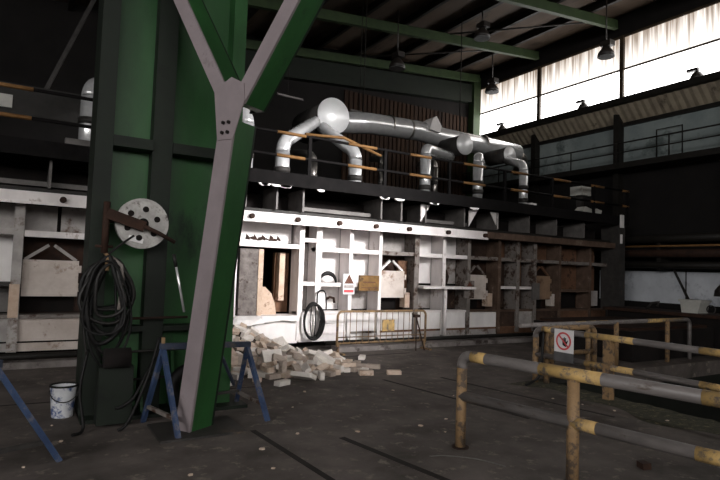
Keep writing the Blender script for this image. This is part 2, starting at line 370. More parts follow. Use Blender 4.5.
# --- the opened bay
up_ = panel(3.55,4.87,2.2,2.62,'white_panel','panel',F0+.35)
t = MB()
for i in range(9):                     # torn strip of lining along the bottom of the white plate
    x = 3.82+.085*i; t.prism([(x,F0+.34,2.24+.02*math.sin(i*1.7)),(x+.1,F0+.34,2.23),(x+.09,F0+.34,2.29+.03*math.sin(i*2.3)),(x+.02,F0+.34,2.32+.03*math.cos(i*3.1))], (0,.02,0))
t.build('torn_lining', 'dark_rust', up_)
rail(3.5, 4.9, 2.13, 'white_steel', .09)
P(3.52,3.58,F0+.1,11.6,.7,2.1).build('opening_jamb', 'void', furn)
P(4.55,4.87,F0+.5,F0+.62,.75,2.0).build('lining_panel', 'rust_panel', furn)
P(4.6,4.72,F0+.35,F0+.5,1.0,2.0).build('lining_strip', 'cream_refractory', furn)
s = P(3.62,4.02,F0+.02,F0+.2,.72,2.04).build('refractory_slab', 'refractory', furn)
P(4.0,4.1,F0+.0,F0+.22,.72,2.04).build('lit_slab_edge', 'cream_refractory', s)  # lit side of the slab, put in as a paler strip
q = MB(); q.prism([(4.12,F0+.2,.72),(4.5,F0+.2,.72),(4.46,F0+.2,.95),(4.38,F0+.2,1.15),(4.24,F0+.2,1.28),(4.12,F0+.2,1.3)], (0,.3,0)); q.build('broken_lining', 'cream_refractory', furn)
q = MB(); q.prism([(3.5,F0-.12,.72),(4.86,F0-.12,.72),(4.86,F0-.12,.6),(4.5,F0-.12,.63),(4.1,F0-.12,.58),(3.5,F0-.12,.6)], (0,.5,0)); q.build('sill', 'white_panel', furn)
P(3.5,4.9,F0+.0,F0+.1,.15,.6).build('base_panel', 'white_panel', furn)
# --- bays to the right
def cells(x0, x1, rows):
    for z0, z1, mt in rows: panel(x0, x1, z0, z1, mt)
R1, R2 = 2.1, 1.36
cells(4.92, 5.32, [(2.3,2.6,'soot_panel'),(1.4,2.22,'grey_panel'),(.8,1.34,'grey_panel')]); rail(4.92,5.3,2.28,'white_steel',.08); rail(4.92,5.3,1.37,'white_steel',.08)
cells(5.32, 6.11, [(2.14,2.6,'white_panel'),(1.4,2.06,'white_panel'),(.8,1.32,'white_panel')])
cells(6.11, 6.88, [(2.14,2.6,'white_panel'),(1.4,2.06,'white_panel'),(.8,1.32,'grey_panel')])
rail(5.3,6.9,R1,'white_steel'); rail(5.3,6.9,R2,'white_steel',.08)
cells(6.88, 7.91, [(2.14,2.6,'grey_panel'),(.8,2.06,'dark_rust')]); rail(6.9,7.9,R1,'soot_steel')
hung_door(6.97, 7.66, 1.08, 1.7, 1.93, 'door_plate', 'white_steel')
P(7.68,7.82,F0+.1,F0+.3,.85,1.2).build('latch_box', 'cream_refractory', furn)
P(7.6,7.86,F0+.28,F0+.36,1.3,1.95).build('scorched_brick', 'rust_panel', furn)
cells(7.91, 8.74, [(2.14,2.6,'white_panel'),(1.42,2.06,'white_panel'),(.8,1.32,'grey_panel')])
cells(8.74, 9.55, [(2.14,2.6,'white_panel'),(1.42,2.06,'grey_panel'),(.8,1.32,'soot_panel')])
rail(7.9,9.55,R1,'white_steel')
sh = P(7.95,9.6,F0-.25,F0+.3,1.31,1.37).build('shelf', 'white_steel', furn)
MB().prism([(8.95,F0+.32,1.42),(9.15,F0+.32,1.42),(9.2,F0+.32,1.6),(9.12,F0+.32,1.78),(9.0,F0+.32,1.62)], (0,.05,0)).build('rust_patch', 'dark_rust', furn)
MB().cyl((8.72,F0-.12,.2),(8.72,F0-.12,1.31),.045,12).build('pole', 'white_steel', sh)
cells(9.55, 10.61, [(2.14,2.6,'soot_panel'),(.8,2.06,'dark_rust')]); rail(9.55,15.2,R1,'soot_steel')
hung_door(9.66, 10.28, 1.05, 1.67, 1.9, 'door_plate', 'soot_steel')
P(10.33,10.5,F0+.1,F0+.3,.86,1.2).build('latch_box', 'cream_refractory', furn)
cells(10.61, 11.3, [(2.14,2.6,'rust_panel'),(1.4,2.06,'soot_panel'),(.8,1.3,'soot_panel')])
cells(11.3, 11.96, [(2.14,2.6,'rust_panel'),(1.4,2.06,'rust_panel'),(.8,1.3,'soot_panel')]); rail(10.65,11.95,R2,'white_steel',.07)
cells(11.96, 12.99, [(2.14,2.6,'rust_panel'),(.8,2.06,'dark_rust')])
hung_door(12.02, 12.75, 1.05, 1.7, 1.95, 'tan_door', 'rust_panel')
P(12.78,12.92,F0+.1,F0+.3,.86,1.2).build('latch_box', 'door_plate', furn)
cells(12.99, 14.34, [(2.14,2.6,'rust_panel'),(1.3,2.06,'rust_panel')]); P(13.1,14.25,FB,FB+.04,.8,1.28).build('firing_mouth', 'void', furn); rail(13,14.3,1.3,'brown_steel',.07)
cells(14.34, 15.2, [(2.14,2.6,'rust_panel'),(.8,2.06,'rust_panel')]); P(14.5,15.0,F0+.2,F0+.3,.85,1.3).build('latch_box', 'grey_panel', furn)
# base row
rail(4.9,9.6,.76,'white_steel',.05); rail(9.6,15.2,.76,'brown_steel',.05)
for x0, x1, mt, fr in [(4.92,6.11,'white_panel','white_steel'),(6.11,6.88,'white_panel','soot_steel'),(6.88,7.91,'white_panel','rust_panel'),(7.91,8.74,'white_panel','rust_panel'),(8.74,9.55,'white_panel','rust_panel'),
                       (9.55,10.61,'white_panel','rust_panel'),(10.61,11.3,'soot_panel','rust_panel'),(11.3,11.96,'grey_panel','rust_panel'),(11.96,12.99,'soot_panel','rust_panel'),(12.99,15.2,'rust_panel','rust_panel')]:
    panel(x0, x1, .34, .73, mt, 'base_panel', F0+.03)
    P(x0+.03, x1-.03, F0+.03, F0+.09, .16, .31).build('base_panel', 'grey_panel' if mt == 'white_panel' and x0 > 7.9 else mt if x0 < 7 else fr, furn)
    P(x0, x1, F0+.0, F0+.1, .3, .345).build('base_rail', fr, furn)
# recess between casing top and gangway
P(-3, 15.3, 11.2, 11.3, 2.84, 3.3).build('recess_plate', 'black_steel', furn)
for x0, x1 in [(4.95,6.7),(8.05,9.6),(-1.5,1.2)]:
    P(x0, x1, 10.55, 11.2, 2.9, 2.98).build('recess_shelf', 'mid_steel', furn)
for x in (-1.4,.3,3.6,4.25,4.83,6.75,7.3,8.0,9.2,10.3,11.5,12.6,13.8):
    P(x-.02, x+.02, 10.2, 11.2, 2.84, 3.3).build('bracket_plate', 'mid_steel', furn)
for x0, s_ in [(9.35,1),(10.35,-1),(7.85,1)]:
    MB().prism([(x0,10.2,3.28),(x0+.28*s_,10.2,3.28),(x0,10.2,2.86)], (0,.03,0)).build('gusset', 'white_steel', furn)
P(15.2, 15.28, 9.97, 10.0, 2.75, 3.02).build('gap_daylight', 'white_panel', furn)  # white strip painted in for daylight showing through a gap

# gangway above the furnace
gang = thing('gangway', (6, 10.2, 3.3), 'dark steel gangway deck running along the top of the furnace', 'gangway')
P(-3, 15.6, 10.0, 12.2, 3.44, 3.5).build('deck', 'black_steel', gang)
P(-3, 15.6, 9.96, 10.02, 3.3, 3.56).build('fascia', 'gang_black', gang)
for i in range(16):                    # pale mortar drips along the lower lip
    x = random.choice([3.6,3.75,3.95,4.15,4.3,4.45,4.75,5.0,5.4,6.2,6.5,6.9,7.4,7.9,8.4,9.1]) + .1*random.random()
    w = random.uniform(.12,.3)
    MB().prism([(x,9.94,3.3),(x+w,9.94,3.3),(x+w*.9,9.94,3.26),(x+w*.4,9.94,3.24+.02*random.random()),(x+w*.1,9.94,3.27)], (0,.05,0)).build('mortar_drip', 'white_panel', gang)
P(15.12, 15.27, 9.92, 9.96, 3.22, 3.6).build('gap_daylight', 'white_panel', gang)  # upper strip of gap daylight, put in as a white plate
gr = thing('gangway_handrail', (6, 10.05, 3.56), 'black and ochre banded two bar handrail along the furnace gangway', 'handrail')
for z, nm in ((4.36,'top_rail'),(3.9,'mid_rail')):
    t = MB().cyl((-3,10.05,z),(15.65,10.05,z),.03,8).build(nm, 'gang_black', gr)
    for k in range(12):
        x = -2.35 + 1.62*k
        if x+.6 < 15.6: MB().cyl((x,10.05,z),(x+.62+.1*(k%2),10.05,z),.034,8).build('yellow_band', 'gang_yellow', t)
    MB().cyl((15.35,10.05,z),(15.68,10.05,z),.036,8).build('yellow_band', 'gang_yellow', t)
for x in (-2.6,-.75,1.1,3.0,4.85,6.7,8.55,10.4,12.2,14.0,15.6):
    P(x-.035,x+.035,10.02,10.08,3.5,4.36).build('post', 'gang_black', gr)
o = MB().tube([(5.0,10.6,4.55),(5.95,10.6,4.62),(6.95,10.6,4.35)], .035, 8).build('stair_rail', 'gang_yellow'); tag(o, 'ochre sloping stair rail behind the gangway handrail below the large round duct cap', 'handrail')
o = P(12.1,12.35,10.7,11.0,3.5,3.75).build('junction_box', 'white_panel'); tag(o, 'small white box on the gangway at the foot of the farthest bent duct', 'box')
o = P(14.05,14.5,10.5,10.9,4.15,4.42).build('control_box', 'plastic_white'); P(14.2,14.3,10.6,10.8,3.5,4.15).build('stand', 'dark_steel', o); tag(o, 'pale control box on a dark stand at the right end of the gangway', 'box')
o = MB().prism([(13.9,10.3,3.56),(14.7,10.3,3.56),(14.75,10.3,3.72),(14.5,10.3,3.76),(14.3,10.3,3.72),(14.0,10.3,3.78),(13.85,10.3,3.66)], (0,.3,0)).build('dusty_bundle', 'plastic_white'); tag(o, 'pale dusty bundle lying on the gangway below the control box', 'bundle')

# ducts
def duct(x, y, r, z1, bend, label, mt='chrome', z0=3.5, end=None, bands=(.45,)):
    t = thing('exhaust_duct', (x,y,z0), label, 'duct', 'vertical exhaust ducts')
    MB().cyl((x,y,z0),(x,y,z1),r,20).build('pipe', mt, t)
    for f in bands:
        z = z0 + (z1-z0)*f; MB().cyl((x,y,z-.06),(x,y,z+.06),r*1.12,20).build('flange', 'dark_steel', t)
    MB().cyl((x,y,z0),(x,y,z0+.08),r*1.25,20).build('flange', 'dark_steel', t)
    if end is not None:
        e = Vector(end); a = Vector((x,y,z1)); d = (e-a); hv = Vector((d.x,d.y,0)); hl = hv.length; hu = hv/hl
        br = min(bend, d.z if d.z > .1 else bend)
        pts = [a] + [a + hu*(br*(1-math.cos(math.radians(k*10)))) + Vector((0,0,br*math.sin(math.radians(k*10)))) for k in range(1,8)] + [e]
        MB().tube(pts, r*.96, 20).build('elbow', mt, t)
    return t
duct(.9,11.2,.17,4.7,.3,'shiny vertical duct far left, seen past the edge of the green column',end=(1.5,12.1,5.1),bands=(.25,.62))
duct(3.95,11.3,.15,4.75,.3,'shiny vertical duct half hidden behind the slanted strut',end=(3.2,12.6,5.1))
duct(4.75,11.2,.16,4.22,.4,'bright duct left of the large round cap, bending up to the right towards it',end=(5.95,12.1,5.3))
duct(6.62,11.2,.16,4.3,.35,'bright duct right of the large round cap, bending up to the left',end=(6.15,12.1,5.2))
duct(5.6,11.4,.1,4.15,.2,'small dull duct between the two brightest ducts',mt='duct_dull',end=(5.2,12.2,4.45))
duct(7.6,11.5,.09,4.35,.2,'small dull duct in the middle of the gangway behind the railing',mt='duct_dull',end=(7.9,12.5,4.7))
duct(8.72,11.2,.14,4.72,.2,'bright duct bending right to the middle round cap',end=(10.4,12.2,5.05),bands=(.3,.52))
duct(9.35,11.6,.09,4.5,.2,'thin dark duct just right of the middle bright duct',mt='duct_dull',end=(9.6,12.6,4.8),bands=(.3,.6))
duct(10.55,11.2,.14,4.75,.2,'bright duct bending right to the smallest round cap',end=(11.5,12.1,5.0),bands=(.35,.55))
duct(12.35,11.2,.13,4.75,.25,'farthest bright duct, bending up to the left under the smallest round cap',end=(12.5,12.0,5.2),bands=(.3,.6))
def header(c, r, L, label):
    t = thing('capped_header', c, label, 'duct', 'round capped duct headers')
    x,y,z = c
    MB().cyl((x,y+.02,z),(x,y+L,z),r*.94,32).build('shell', 'dark_steel', t)
    MB().tube([(x,y-.07*r,z),(x,y,z),(x,y+.03,z)],[r*.02,r,r],40).build('cap', 'chrome_disc', t)
header((6.42,12,5.52),.45,1.6,'largest round silver end cap of a header pipe, above the bright ducts')
header((10.78,12,5.45),.31,.9,'middle round silver end cap below the big horizontal duct')
header((12.62,12,5.40),.25,.9,'smallest round silver end cap, farthest right above the gangway')
bd = thing('main_duct', (10,13.2,5.9), 'big shiny horizontal duct running above the furnace towards the windows', 'duct')
MB().tube([(7.0,13.2,5.72),(8.2,13.2,5.88),(9.9,13.2,5.95),(10.8,13.2,5.9),(14.2,13.2,5.85)], .3, 28).build('pipe', 'chrome', bd)
for x in (8.9,9.6,12.6): MB().cyl((x-.03,13.2,5.93),(x+.03,13.2,5.93),.31,28).build('joint_band', 'duct_dull', bd)
MB().prism([(10.1,12.8,5.95),(10.5,12.8,5.9),(10.55,12.8,6.1),(10.35,12.8,6.38),(10.2,12.8,6.28)], (0,.5,0)).build('damper', 'white_panel', bd)
for x in (8.0,11.6): MB().cyl((x,13.2,6.1),(x,13.2,roofz(x)+.2),.015,6).build('hanger', 'black_steel', bd)
MB().tube([(14.1,13.2,5.85),(14.5,13.3,5.7),(14.6,13.4,5.2)],.24,20).build('elbow', 'duct_dull', bd)
o = MB().box(3.9,4.6,14.2,14.6,5.4,5.75).build('roof_vent_hood', 'mid_steel'); tag(o, 'dim grey hood in the dark behind the bright duct left of the large round cap', 'hood')
for (x,y,z,l,r) in [(5.5,13.5,6.28,.75,'left'),(7.75,13.5,6.26,.8,'right')]:
    o = MB().beam((x,y,z),(x+l,y,z-.02),.05,.05).build('conduit', 'mid_steel'); MB().cyl((x+.3,y,z),(x+.3,y,roofz(x)+.2),.012,6).build('hanger', 'black_steel', o); tag(o, 'thin grey conduit in the dark %s of the largest round cap' % r, 'pipe')

# curb and pipe before the furnace
o = P(-3, 3.3, 9.95, 10.25, 0, .1).build('curb', 'curb'); tag(o, 'pale concrete curb at the furnace foot left of the column', 'curb')
o = P(5.6, 14.5, 9.85, 10.2, 0, .1).build('curb', 'curb'); tag(o, 'grey concrete curb at the furnace foot right of the brick pile', 'curb')
o = MB().cyl((-3,10.1,.17),(3.3,10.1,.17),.05,10).build('floor_pipe', 'black_steel'); tag(o, 'black pipe lying along the pale curb left of the column', 'pipe')
o = MB().cyl((5.5,10.25,.14),(15,10.25,.14),.045,10).build('floor_pipe', 'black_steel'); tag(o, 'black pipe running along the furnace foot right of the brick pile', 'pipe')

# signs on the furnace
ws = thing('warning_sign', (6.0,F0-.06,1.2), 'white sign with a dark triangle and red strip on the furnace rail', 'sign')
MB().box(5.9,6.18,F0-.09,F0-.05,1.16,1.6).build('plate', 'sign_white', ws)
MB().prism([(5.92,F0-.1,1.39),(6.16,F0-.1,1.39),(6.04,F0-.1,1.59)], (0,.012,0)).build('triangle', 'sign_brown', ws)
MB().box(5.92,6.16,F0-.1,F0-.088,1.2,1.26).build('red_strip', 'sign_red', ws)
MB().box(5.92,6.16,F0-.1,F0-.088,1.29,1.36).build('grey_strip', 'grey_panel', ws)
os_ = thing('ochre_sign', (6.4,F0-.06,1.24), 'ochre brown rectangular sign right of the white triangle sign', 'sign')
MB().box(6.3,6.82,F0-.09,F0-.05,1.24,1.58).build('plate', 'sign_ochre', os_)
MB().box(6.4,6.72,F0-.1,F0-.088,1.42,1.44).box(6.36,6.78,F0-.1,F0-.088,1.3,1.315).build('line', 'sign_brown', os_)
ws2 = thing('warning_sign', (9.5,F0-.06,1.1), 'grimy small triangle sign on the post left of the second right hand lift door', 'sign')
MB().box(9.36,9.68,F0-.09,F0-.05,1.08,1.52).build('plate', 'soot_steel', ws2)
MB().prism([(9.38,F0-.1,1.32),(9.66,F0-.1,1.32),(9.52,F0-.1,1.5)], (0,.012,0)).build('triangle', 'sign_brown', ws2)
ws3 = thing('notice_plate', (11.9,F0-.06,1.05), 'small grey notice plate on the post left of the tan lift door', 'sign')
MB().box(11.8,12.08,F0-.09,F0-.05,1.05,1.5).build('plate', 'mid_steel', ws3)
# black arc plate leaning on the shelf rail and hose
o = MB().tube(arc((5.62,F0+.1,1.4),(1,0,0),(0,0,1),.2,0,165,12),[.02+.03*math.sin(i/12*math.pi) for i in range(13)],8).build('bent_gasket', 'rubber'); tag(o, 'black curved gasket lying on the rail left of the white triangle sign', 'gasket')

# coiled hose on the furnace post
hc = thing('hose_coil', (5.15,F0-.2,.35), 'black hose coil hanging by a hook on the furnace left of the barrier', 'hose')
for k in range(3):
    a = .19+.02*k; zc = .62-.015*k
    pts = [Vector((5.18+.012*k+a*math.cos(t_), F0-.12-.02*k, zc+.36*math.sin(t_))) for t_ in [2*math.pi*i/28 for i in range(28)]]
    MB().tube(pts, .024, 8, closed=True).build('loop', 'rubber', hc)
for dx in (-.06,.02,.09):
    MB().tube([(5.2+dx,F0-.15,.95),(5.2+dx*1.6,F0-.17,.6),(5.2+dx*.8,F0-.15,.28)],.012,6).build('strand', 'hose_grey', hc)
MB().tube([(5.28,F0-.1,.9),(5.28,F0-.1,1.14)]+arc((5.38,F0-.1,1.14),(1,0,0),(0,0,1),.1,180,0,8)+[(5.5,F0-.1,.95),(5.5,F0-.1,.82)],.016,8).build('hook', 'rubber', hc)
MB().tube([(5.48,F0-.12,1.06),(5.56,F0-.13,1.1),(5.66,F0-.12,1.08),(5.68,F0-.12,.98)],.028,8).build('nozzle', 'dark_rust', hc)

# pedestrian barrier
br = thing('crowd_barrier', (6.5,10.0,0), 'ochre framed pedestrian barrier with thin bars in front of the furnace base', 'barrier')
x0, x1, zb, zt = 5.48, 7.72, .2, .84
yb_ = 9.75
MB().tube([(x0,yb_,zb-.06),(x0,yb_,zt-.1)]+arc((x0+.1,yb_,zt-.1),(1,0,0),(0,0,1),.1,180,90,5)+[(x1-.1,yb_,zt)]+arc((x1-.1,yb_,zt-.1),(1,0,0),(0,0,1),.1,90,0,5)+[(x1,yb_,zb-.06)],.025,8).build('frame', 'rail_post', br)
MB().cyl((x0,yb_,zb),(x1,yb_,zb),.02,8).build('bottom_bar', 'rail_post', br)
MB().cyl((x0,yb_,zb+.12),(x1,yb_,zb+.12),.012,8).build('lower_bar', 'rail_post', br)
for k in range(1,15):
    x = x0 + (x1-x0)*k/15; MB().cyl((x,yb_,zb),(x,yb_,zt),.008,6).build('bar', 'rail_post', br)
for x in (x0+.03,x1-.03): P(x-.03,x+.03,yb_-.25,yb_+.1,0,.03).box(x-.02,x+.02,yb_-.02,yb_+.02,.03,zb).build('foot', 'rail_post', br)
P(6.55,6.86,yb_-.03,yb_-.015,.42,.66).build('ochre_plate', 'rail_yellow', br)
o = MB().beam((7.42,9.7,.72),(7.32,9.55,.0),.025,.025).beam((7.42,9.7,.72),(7.55,9.55,.0),.025,.025).box(7.36,7.5,9.66,9.74,.7,.76).build('trestle_stand', 'dark_rust'); tag(o, 'thin dark A shaped stand leaning at the right end of the barrier', 'stand')

# ------------------------------------------------------------------ green column
col = thing('steel_column', (1.45,6.8,0), 'massive green built-up steel column standing left of the slanted strut', 'column')
yc = 6.6
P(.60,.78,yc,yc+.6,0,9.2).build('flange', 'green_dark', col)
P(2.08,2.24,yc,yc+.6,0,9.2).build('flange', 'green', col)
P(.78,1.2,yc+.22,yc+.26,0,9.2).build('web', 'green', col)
P(1.2,1.42,yc+.02,yc+.6,0,9.2).build('shade_rib', 'green_dark', col)  # rib painted dark to stand for a shadow band on the web
P(1.42,2.08,yc+.22,yc+.26,0,9.2).build('web', 'green', col)
P(.78,1.2,yc-.02,yc+.22,2.98,3.1).build('stiffener', 'green_dark', col); P(1.42,2.08,yc-.02,yc+.22,2.98,3.1).build('stiffener', 'green_dark', col)
P(.78,1.2,yc+.0,yc+.22,.92,.98).build('stiffener', 'green_dark', col); P(1.42,2.08,yc+.0,yc+.22,.92,.98).build('stiffener', 'green_dark', col)
for x in (.98,1.2,1.55,1.98):
    MB().prism([(x,yc+.22,.0),(x,yc+.22,.85),(x,yc-.12,.0)], (.03,0,0)).build('base_gusset', 'green', col)
P(.6,2.4,yc-.2,yc+.75,0,.04).build('base_plate', 'green_dark', col)
for i,(xa,xb,z) in enumerate([(1.0,1.65,1.08),(1.0,1.65,.72),(1.05,1.6,.42)]):
    o = MB().cyl((xa,yc-.14,z),(xb,yc-.14,z+.01),.014,8).build('conduit', ['dark_rust','black_steel','hose_grey'][i]); tag(o, ['thin brown pipe crossing the column below the silver rod','thin black cable crossing the column lowest web','thin grey cable near the foot of the column'][i], 'pipe')

# silver spool on the column
sp = thing('cable_spool', (1.09,6.36,2.12), 'silver round spool with holes mounted on the green column', 'spool')
MB().tube([(1.09,6.36,2.12),(1.09,6.42,2.12)],[.27,.27],40).build('flange_disc', 'reel', sp)
MB().ring((1.09,6.355,2.12),(0,1,0),.245,.275,.07,40).build('rim', 'reel', sp)
for k in range(6):
    a = math.radians(20+60*k); MB().cyl((1.09+.16*math.cos(a),6.352,2.12+.16*math.sin(a)),(1.09+.16*math.cos(a),6.365,2.12+.16*math.sin(a)),.033,14).build('hole_disc', 'void', sp)  # dark discs set on the face for the shade inside the holes
MB().cyl((1.09,6.3,2.12),(1.09,6.6,2.12),.055,18).build('hub', 'void', sp)
MB().prism([(.95,6.354,1.93),(1.1,6.354,1.9),(1.11,6.354,1.95),(.96,6.354,1.99)], (0,.008,0)).build('label_patch', 'sign_white', sp)
ar = thing('spool_arm', (.8,6.3,2.2), 'dark rusty arm and handle crossing the silver spool', 'bracket')
MB().beam((.72,6.28,2.2),(1.1,6.28,2.08),.05,.11).build('arm', 'dark_rust', ar)
MB().tube([(1.08,6.26,2.09),(1.25,6.26,2.02),(1.42,6.26,1.93)],.022,8).build('handle', 'dark_rust', ar)
MB().cyl((.72,6.3,1.78),(.72,6.3,2.32),.035,10).build('upright', 'dark_rust', ar)
MB().cyl((.63,6.3,1.85),(.8,6.3,1.85),.015,8).build('pin', 'dark_rust', ar)
MB().beam((.72,6.3,2.15),(.8,6.6,2.15),.06,.06).build('wall_bracket', 'dark_rust', ar)
o = MB().cyl((1.45,6.32,1.72),(1.57,6.3,1.16),.014,10).build('silver_rod', 'chrome'); MB().cyl((1.43,6.32,1.8),(1.46,6.32,1.66),.02,10).build('collar', 'hose_grey', o); tag(o, 'thin bright silver rod hanging on the column right of the spool', 'rod')
# cable coils
hk = thing('cable_coil', (.75,6.3,.4), 'tangled grey and black cable loops hanging on the column left flange', 'cable')
rr = random.Random(3)
for k in range(11):
    cx = .76+rr.uniform(-.05,.05); a = rr.uniform(.13,.25); top = 1.70+rr.uniform(-.03,.05); bot = rr.uniform(.5,1.25); yy = 6.24+.022*k-.1
    pts = []
    for i in range(26):
        t_ = 2*math.pi*i/26
        z = (top+bot)/2 + (top-bot)/2*math.cos(t_); w = a*math.sin(t_)*(1+.35*(-math.cos(t_)))
        pts.append((cx+w+.02*math.sin(3*t_+k), yy+.02*math.sin(2*t_+k), z))
    MB().tube(pts, .013+.006*(k%3), 7, closed=True).build('loop', ['rubber','hose_grey','rubber'][k%3], hk)
MB().tube(smooth_path([(1.0,6.3,1.98),(.85,6.24,1.86),(.68,6.2,1.68),(.6,6.2,1.4),(.56,6.2,1.05),(.6,6.2,.75)]),.012,7).build('lead', 'hose_grey', hk)
MB().tube([(.74,6.4,1.78),(.74,6.2,1.76),(.74,6.17,1.6)],.02,8).build('hook', 'rail_post', hk)
MB().tube([(.78,6.22,1.74),(.88,6.2,1.66),(.9,6.2,1.5),(.88,6.2,1.2)],.02,8).build('pale_end', 'soot_steel', hk)
for i,(pts,l) in enumerate([([(.62,6.25,.8),(.56,6.2,.4),(.6,6.1,.05),(.5,6.0,.02)],'black cable falling from the coil to the floor beside the bucket'),
    ([(.9,6.2,.5),(1.0,6.2,.32),(.9,6.15,.2),(1.05,6.1,.3),(1.2,6.2,.55),(1.35,6.3,.8)],'loose black cable looping low across the column foot'),
    ([(1.3,6.2,.9),(1.18,6.1,.5),(1.0,6.0,.1),(.9,5.98,.02)],'black hose hanging from the column middle to the floor')]):
    o = MB().tube(smooth_path(pts),.016,7).build('loose_cable', 'rubber'); tag(o, l, 'cable')
o = MB().box(.72,1.05,6.15,6.36,.04,.62).build('motor_housing', 'green_dark'); MB().cyl((.75,6.1,.72),(1.0,6.1,.72),.1,16).build('drum', 'void', o); tag(o, 'dark green boxy housing at the left foot of the column', 'machine')
# black wheel behind the sawhorse
o = MB().tube(arc((1.72,6.45,.3),(1,0,0),(0,0,1),.2,0,360,20)[:-1],.07,10,closed=True).build('rubber_ring', 'rubber'); tag(o, 'black rubber ring leaning at the column foot behind the sawhorse', 'ring')

# bucket
bk = thing('paint_bucket', (.46,6.85,0), 'dented white bucket smeared with blue, left of the column', 'bucket')
MB().tube([(.46,6.85,.0),(.46,6.85,.34)],[.105,.135],24,caps=False).build('shell', 'bucket', bk)
MB().cyl((.46,6.85,.0),(.46,6.85,.015),.1,24).build('bottom', 'dark_steel', bk)
MB().cyl((.46,6.85,.28),(.46,6.85,.29),.125,24).build('contents', 'void', bk)
MB().ring((.46,6.85,.325),(0,0,1),.128,.143,.018,28).build('rim', 'black_steel', bk)
MB().tube(arc((.46,6.74,.31),(1,0,0),(0,-.3,-.95),.14,0,180,10),.006,6).build('bail_handle', 'dark_steel', bk)

# ------------------------------------------------------------------ slanted Y strut
nn = Vector((-.86,-.51,0)).normalized(); dd = Vector((-nn.y,nn.x,0))   # plate normal and in-plane direction
B0 = Vector((1.46,5.71,0)); DEP = .34
def SP(a, z, off=0.0): return B0 + dd*a + Vector((0,0,z)) - nn*off
def strut_member(a0,z0,a1,z1,w,t,name_f):
    fr = MB().prism([SP(a0-w/2,z0),SP(a0+w/2,z0),SP(a1+w/2,z1),SP(a1-w/2,z1)], -nn*.03).build(name_f+'_plate','lilac',t)
    m_ = (a1-a0)/(z1-z0)
    MB().prism([SP(a0+.0,z0,.03),SP(a0+w*.5,z0,.03),SP(a1+w*.5,z1,.03),SP(a1+.0,z1,.03)], -nn*(DEP-.06)).build(name_f+'_web','green',t)
    MB().prism([SP(a0-w/2,z0,DEP-.03),SP(a0+w/2,z0,DEP-.03),SP(a1+w/2,z1,DEP-.03),SP(a1-w/2,z1,DEP-.03)], -nn*.03).build(name_f+'_rear_flange','green_dark',t)
st = thing('forked_strut', tuple(B0), 'slanted forked steel strut with pale grey front face and green sides', 'strut')
strut_member(0.0,0,.40,3.15,.20,st,'stem')
strut_member(.33,3.40,-1.34,6.2,.175,st,'left_fork')
strut_member(.51,3.30,2.41,6.2,.19,st,'right_fork')
MB().prism([SP(.29,2.95,-.012),SP(.49,2.95,-.012),SP(.62,3.33,-.012),SP(.60,3.5,-.012),SP(.44,3.58,-.012),SP(.22,3.47,-.012)], -nn*.012).build('gusset_plate','lilac',st)
for a,z in ((.36,3.02),(.43,3.02),(.37,3.12),(.44,3.12)):
    c = SP(a,z,-.015); MB().cyl(c, c+nn*.02, .018, 8).build('bolt','void',st)
P(1.2,2.05,5.45,6.1,0,.02).build('base_plate','dark_steel',st)

# ------------------------------------------------------------------ sawhorses
def sawhorse(A, Bq, feetA, feetB, label, bar='blue_dark', leg='blue', brace='soot_steel'):
    c = (Vector(A)+Vector(Bq))/2; t = thing('sawhorse', (c.x,c.y,0), label, 'sawhorse', 'blue sawhorses')
    MB().beam(Vector(A)-(Vector(Bq)-Vector(A)).normalized()*.03, Vector(Bq)+(Vector(Bq)-Vector(A)).normalized()*.03,.06,.06).build('top_bar',bar,t)
    for ap, fs in ((Vector(A),feetA),(Vector(Bq),feetB)):
        ap = ap - Vector((0,0,.03)); ps = []
        for i,f in enumerate(fs):
            f = Vector(f); MB().beam(ap,f,.045,.045).build('leg', leg if (i == 0 or ap != fs) else bar, t); ps.append(f+(ap-f)*.22)
        MB().beam(ps[0],ps[1],.035,.035).build('brace',brace,t)
    return t
sh1 = sawhorse((1.29,5.95,.84),(2.26,6.12,.80),[(1.19,6.27,0),(1.38,5.5,0)],[(2.33,6.62,0),(2.40,5.76,0)],'blue steel sawhorse standing across the foot of the slanted strut')
MB().box(1.27,1.30,5.93,5.97,.86,.93).build('peg','rail_post',sh1)
MB().beam((1.75,6.35,.2),(2.3,6.45,.2),.03,.03).build('stretcher','dark_steel',sh1)
MB().beam((1.9,6.05,.78),(2.28,6.58,.25),.03,.03).build('diagonal_brace','blue_dark',sh1)
sawhorse((-.13,5.22,.86),(-1.1,6.1,.86),[(.36,5.34,0),(-.55,5.0,0)],[(-.6,6.35,0),(-1.5,5.9,0)],'blue sawhorse cut off by the left edge of the picture', brace='dark_steel')

# ------------------------------------------------------------------ railings round the pit
def band(parent, p, q, r): MB().cyl(p, q, r*1.03, 14).build('yellow_band','rail_yellow',parent)
fr = thing('guard_rail', (3.9,2.6,0), 'nearest tube guard rail with worn yellow bands in the right foreground', 'railing', 'tube guard railings')
r = .053; zt = .895; zm = .50
xa = 3.74; ya = 4.14
def fx(y): return 3.75 + (4.14-y)*.17
tr = MB().tube([(fx(ya),ya,zt-.12)]+[(fx(ya-.09+.09*math.cos(math.radians(a))), ya-.09+.09*math.cos(math.radians(a)), zt-.12+.12*math.sin(math.radians(a))) for a in range(0,91,15)]+[(fx(-1.5),-1.5,zt)], r, 14).build('top_rail','rail_grey',fr)
for y0,y1 in ((ya-.12,ya-.28),(3.30,2.76),(2.06,1.5),(.5,.1)): band(tr,(fx(y0),y0,zt),(fx(y1),y1,zt),r)
mr = MB().cyl((fx(ya),ya,zm),(fx(-1.5),-1.5,zm),r*.95,14).build('mid_rail','rail_grey',fr)
for y0,y1 in ((3.0,2.8),(2.1,1.8),): band(mr,(fx(y0),y0,zm),(fx(y1),y1,zm),r*.95)
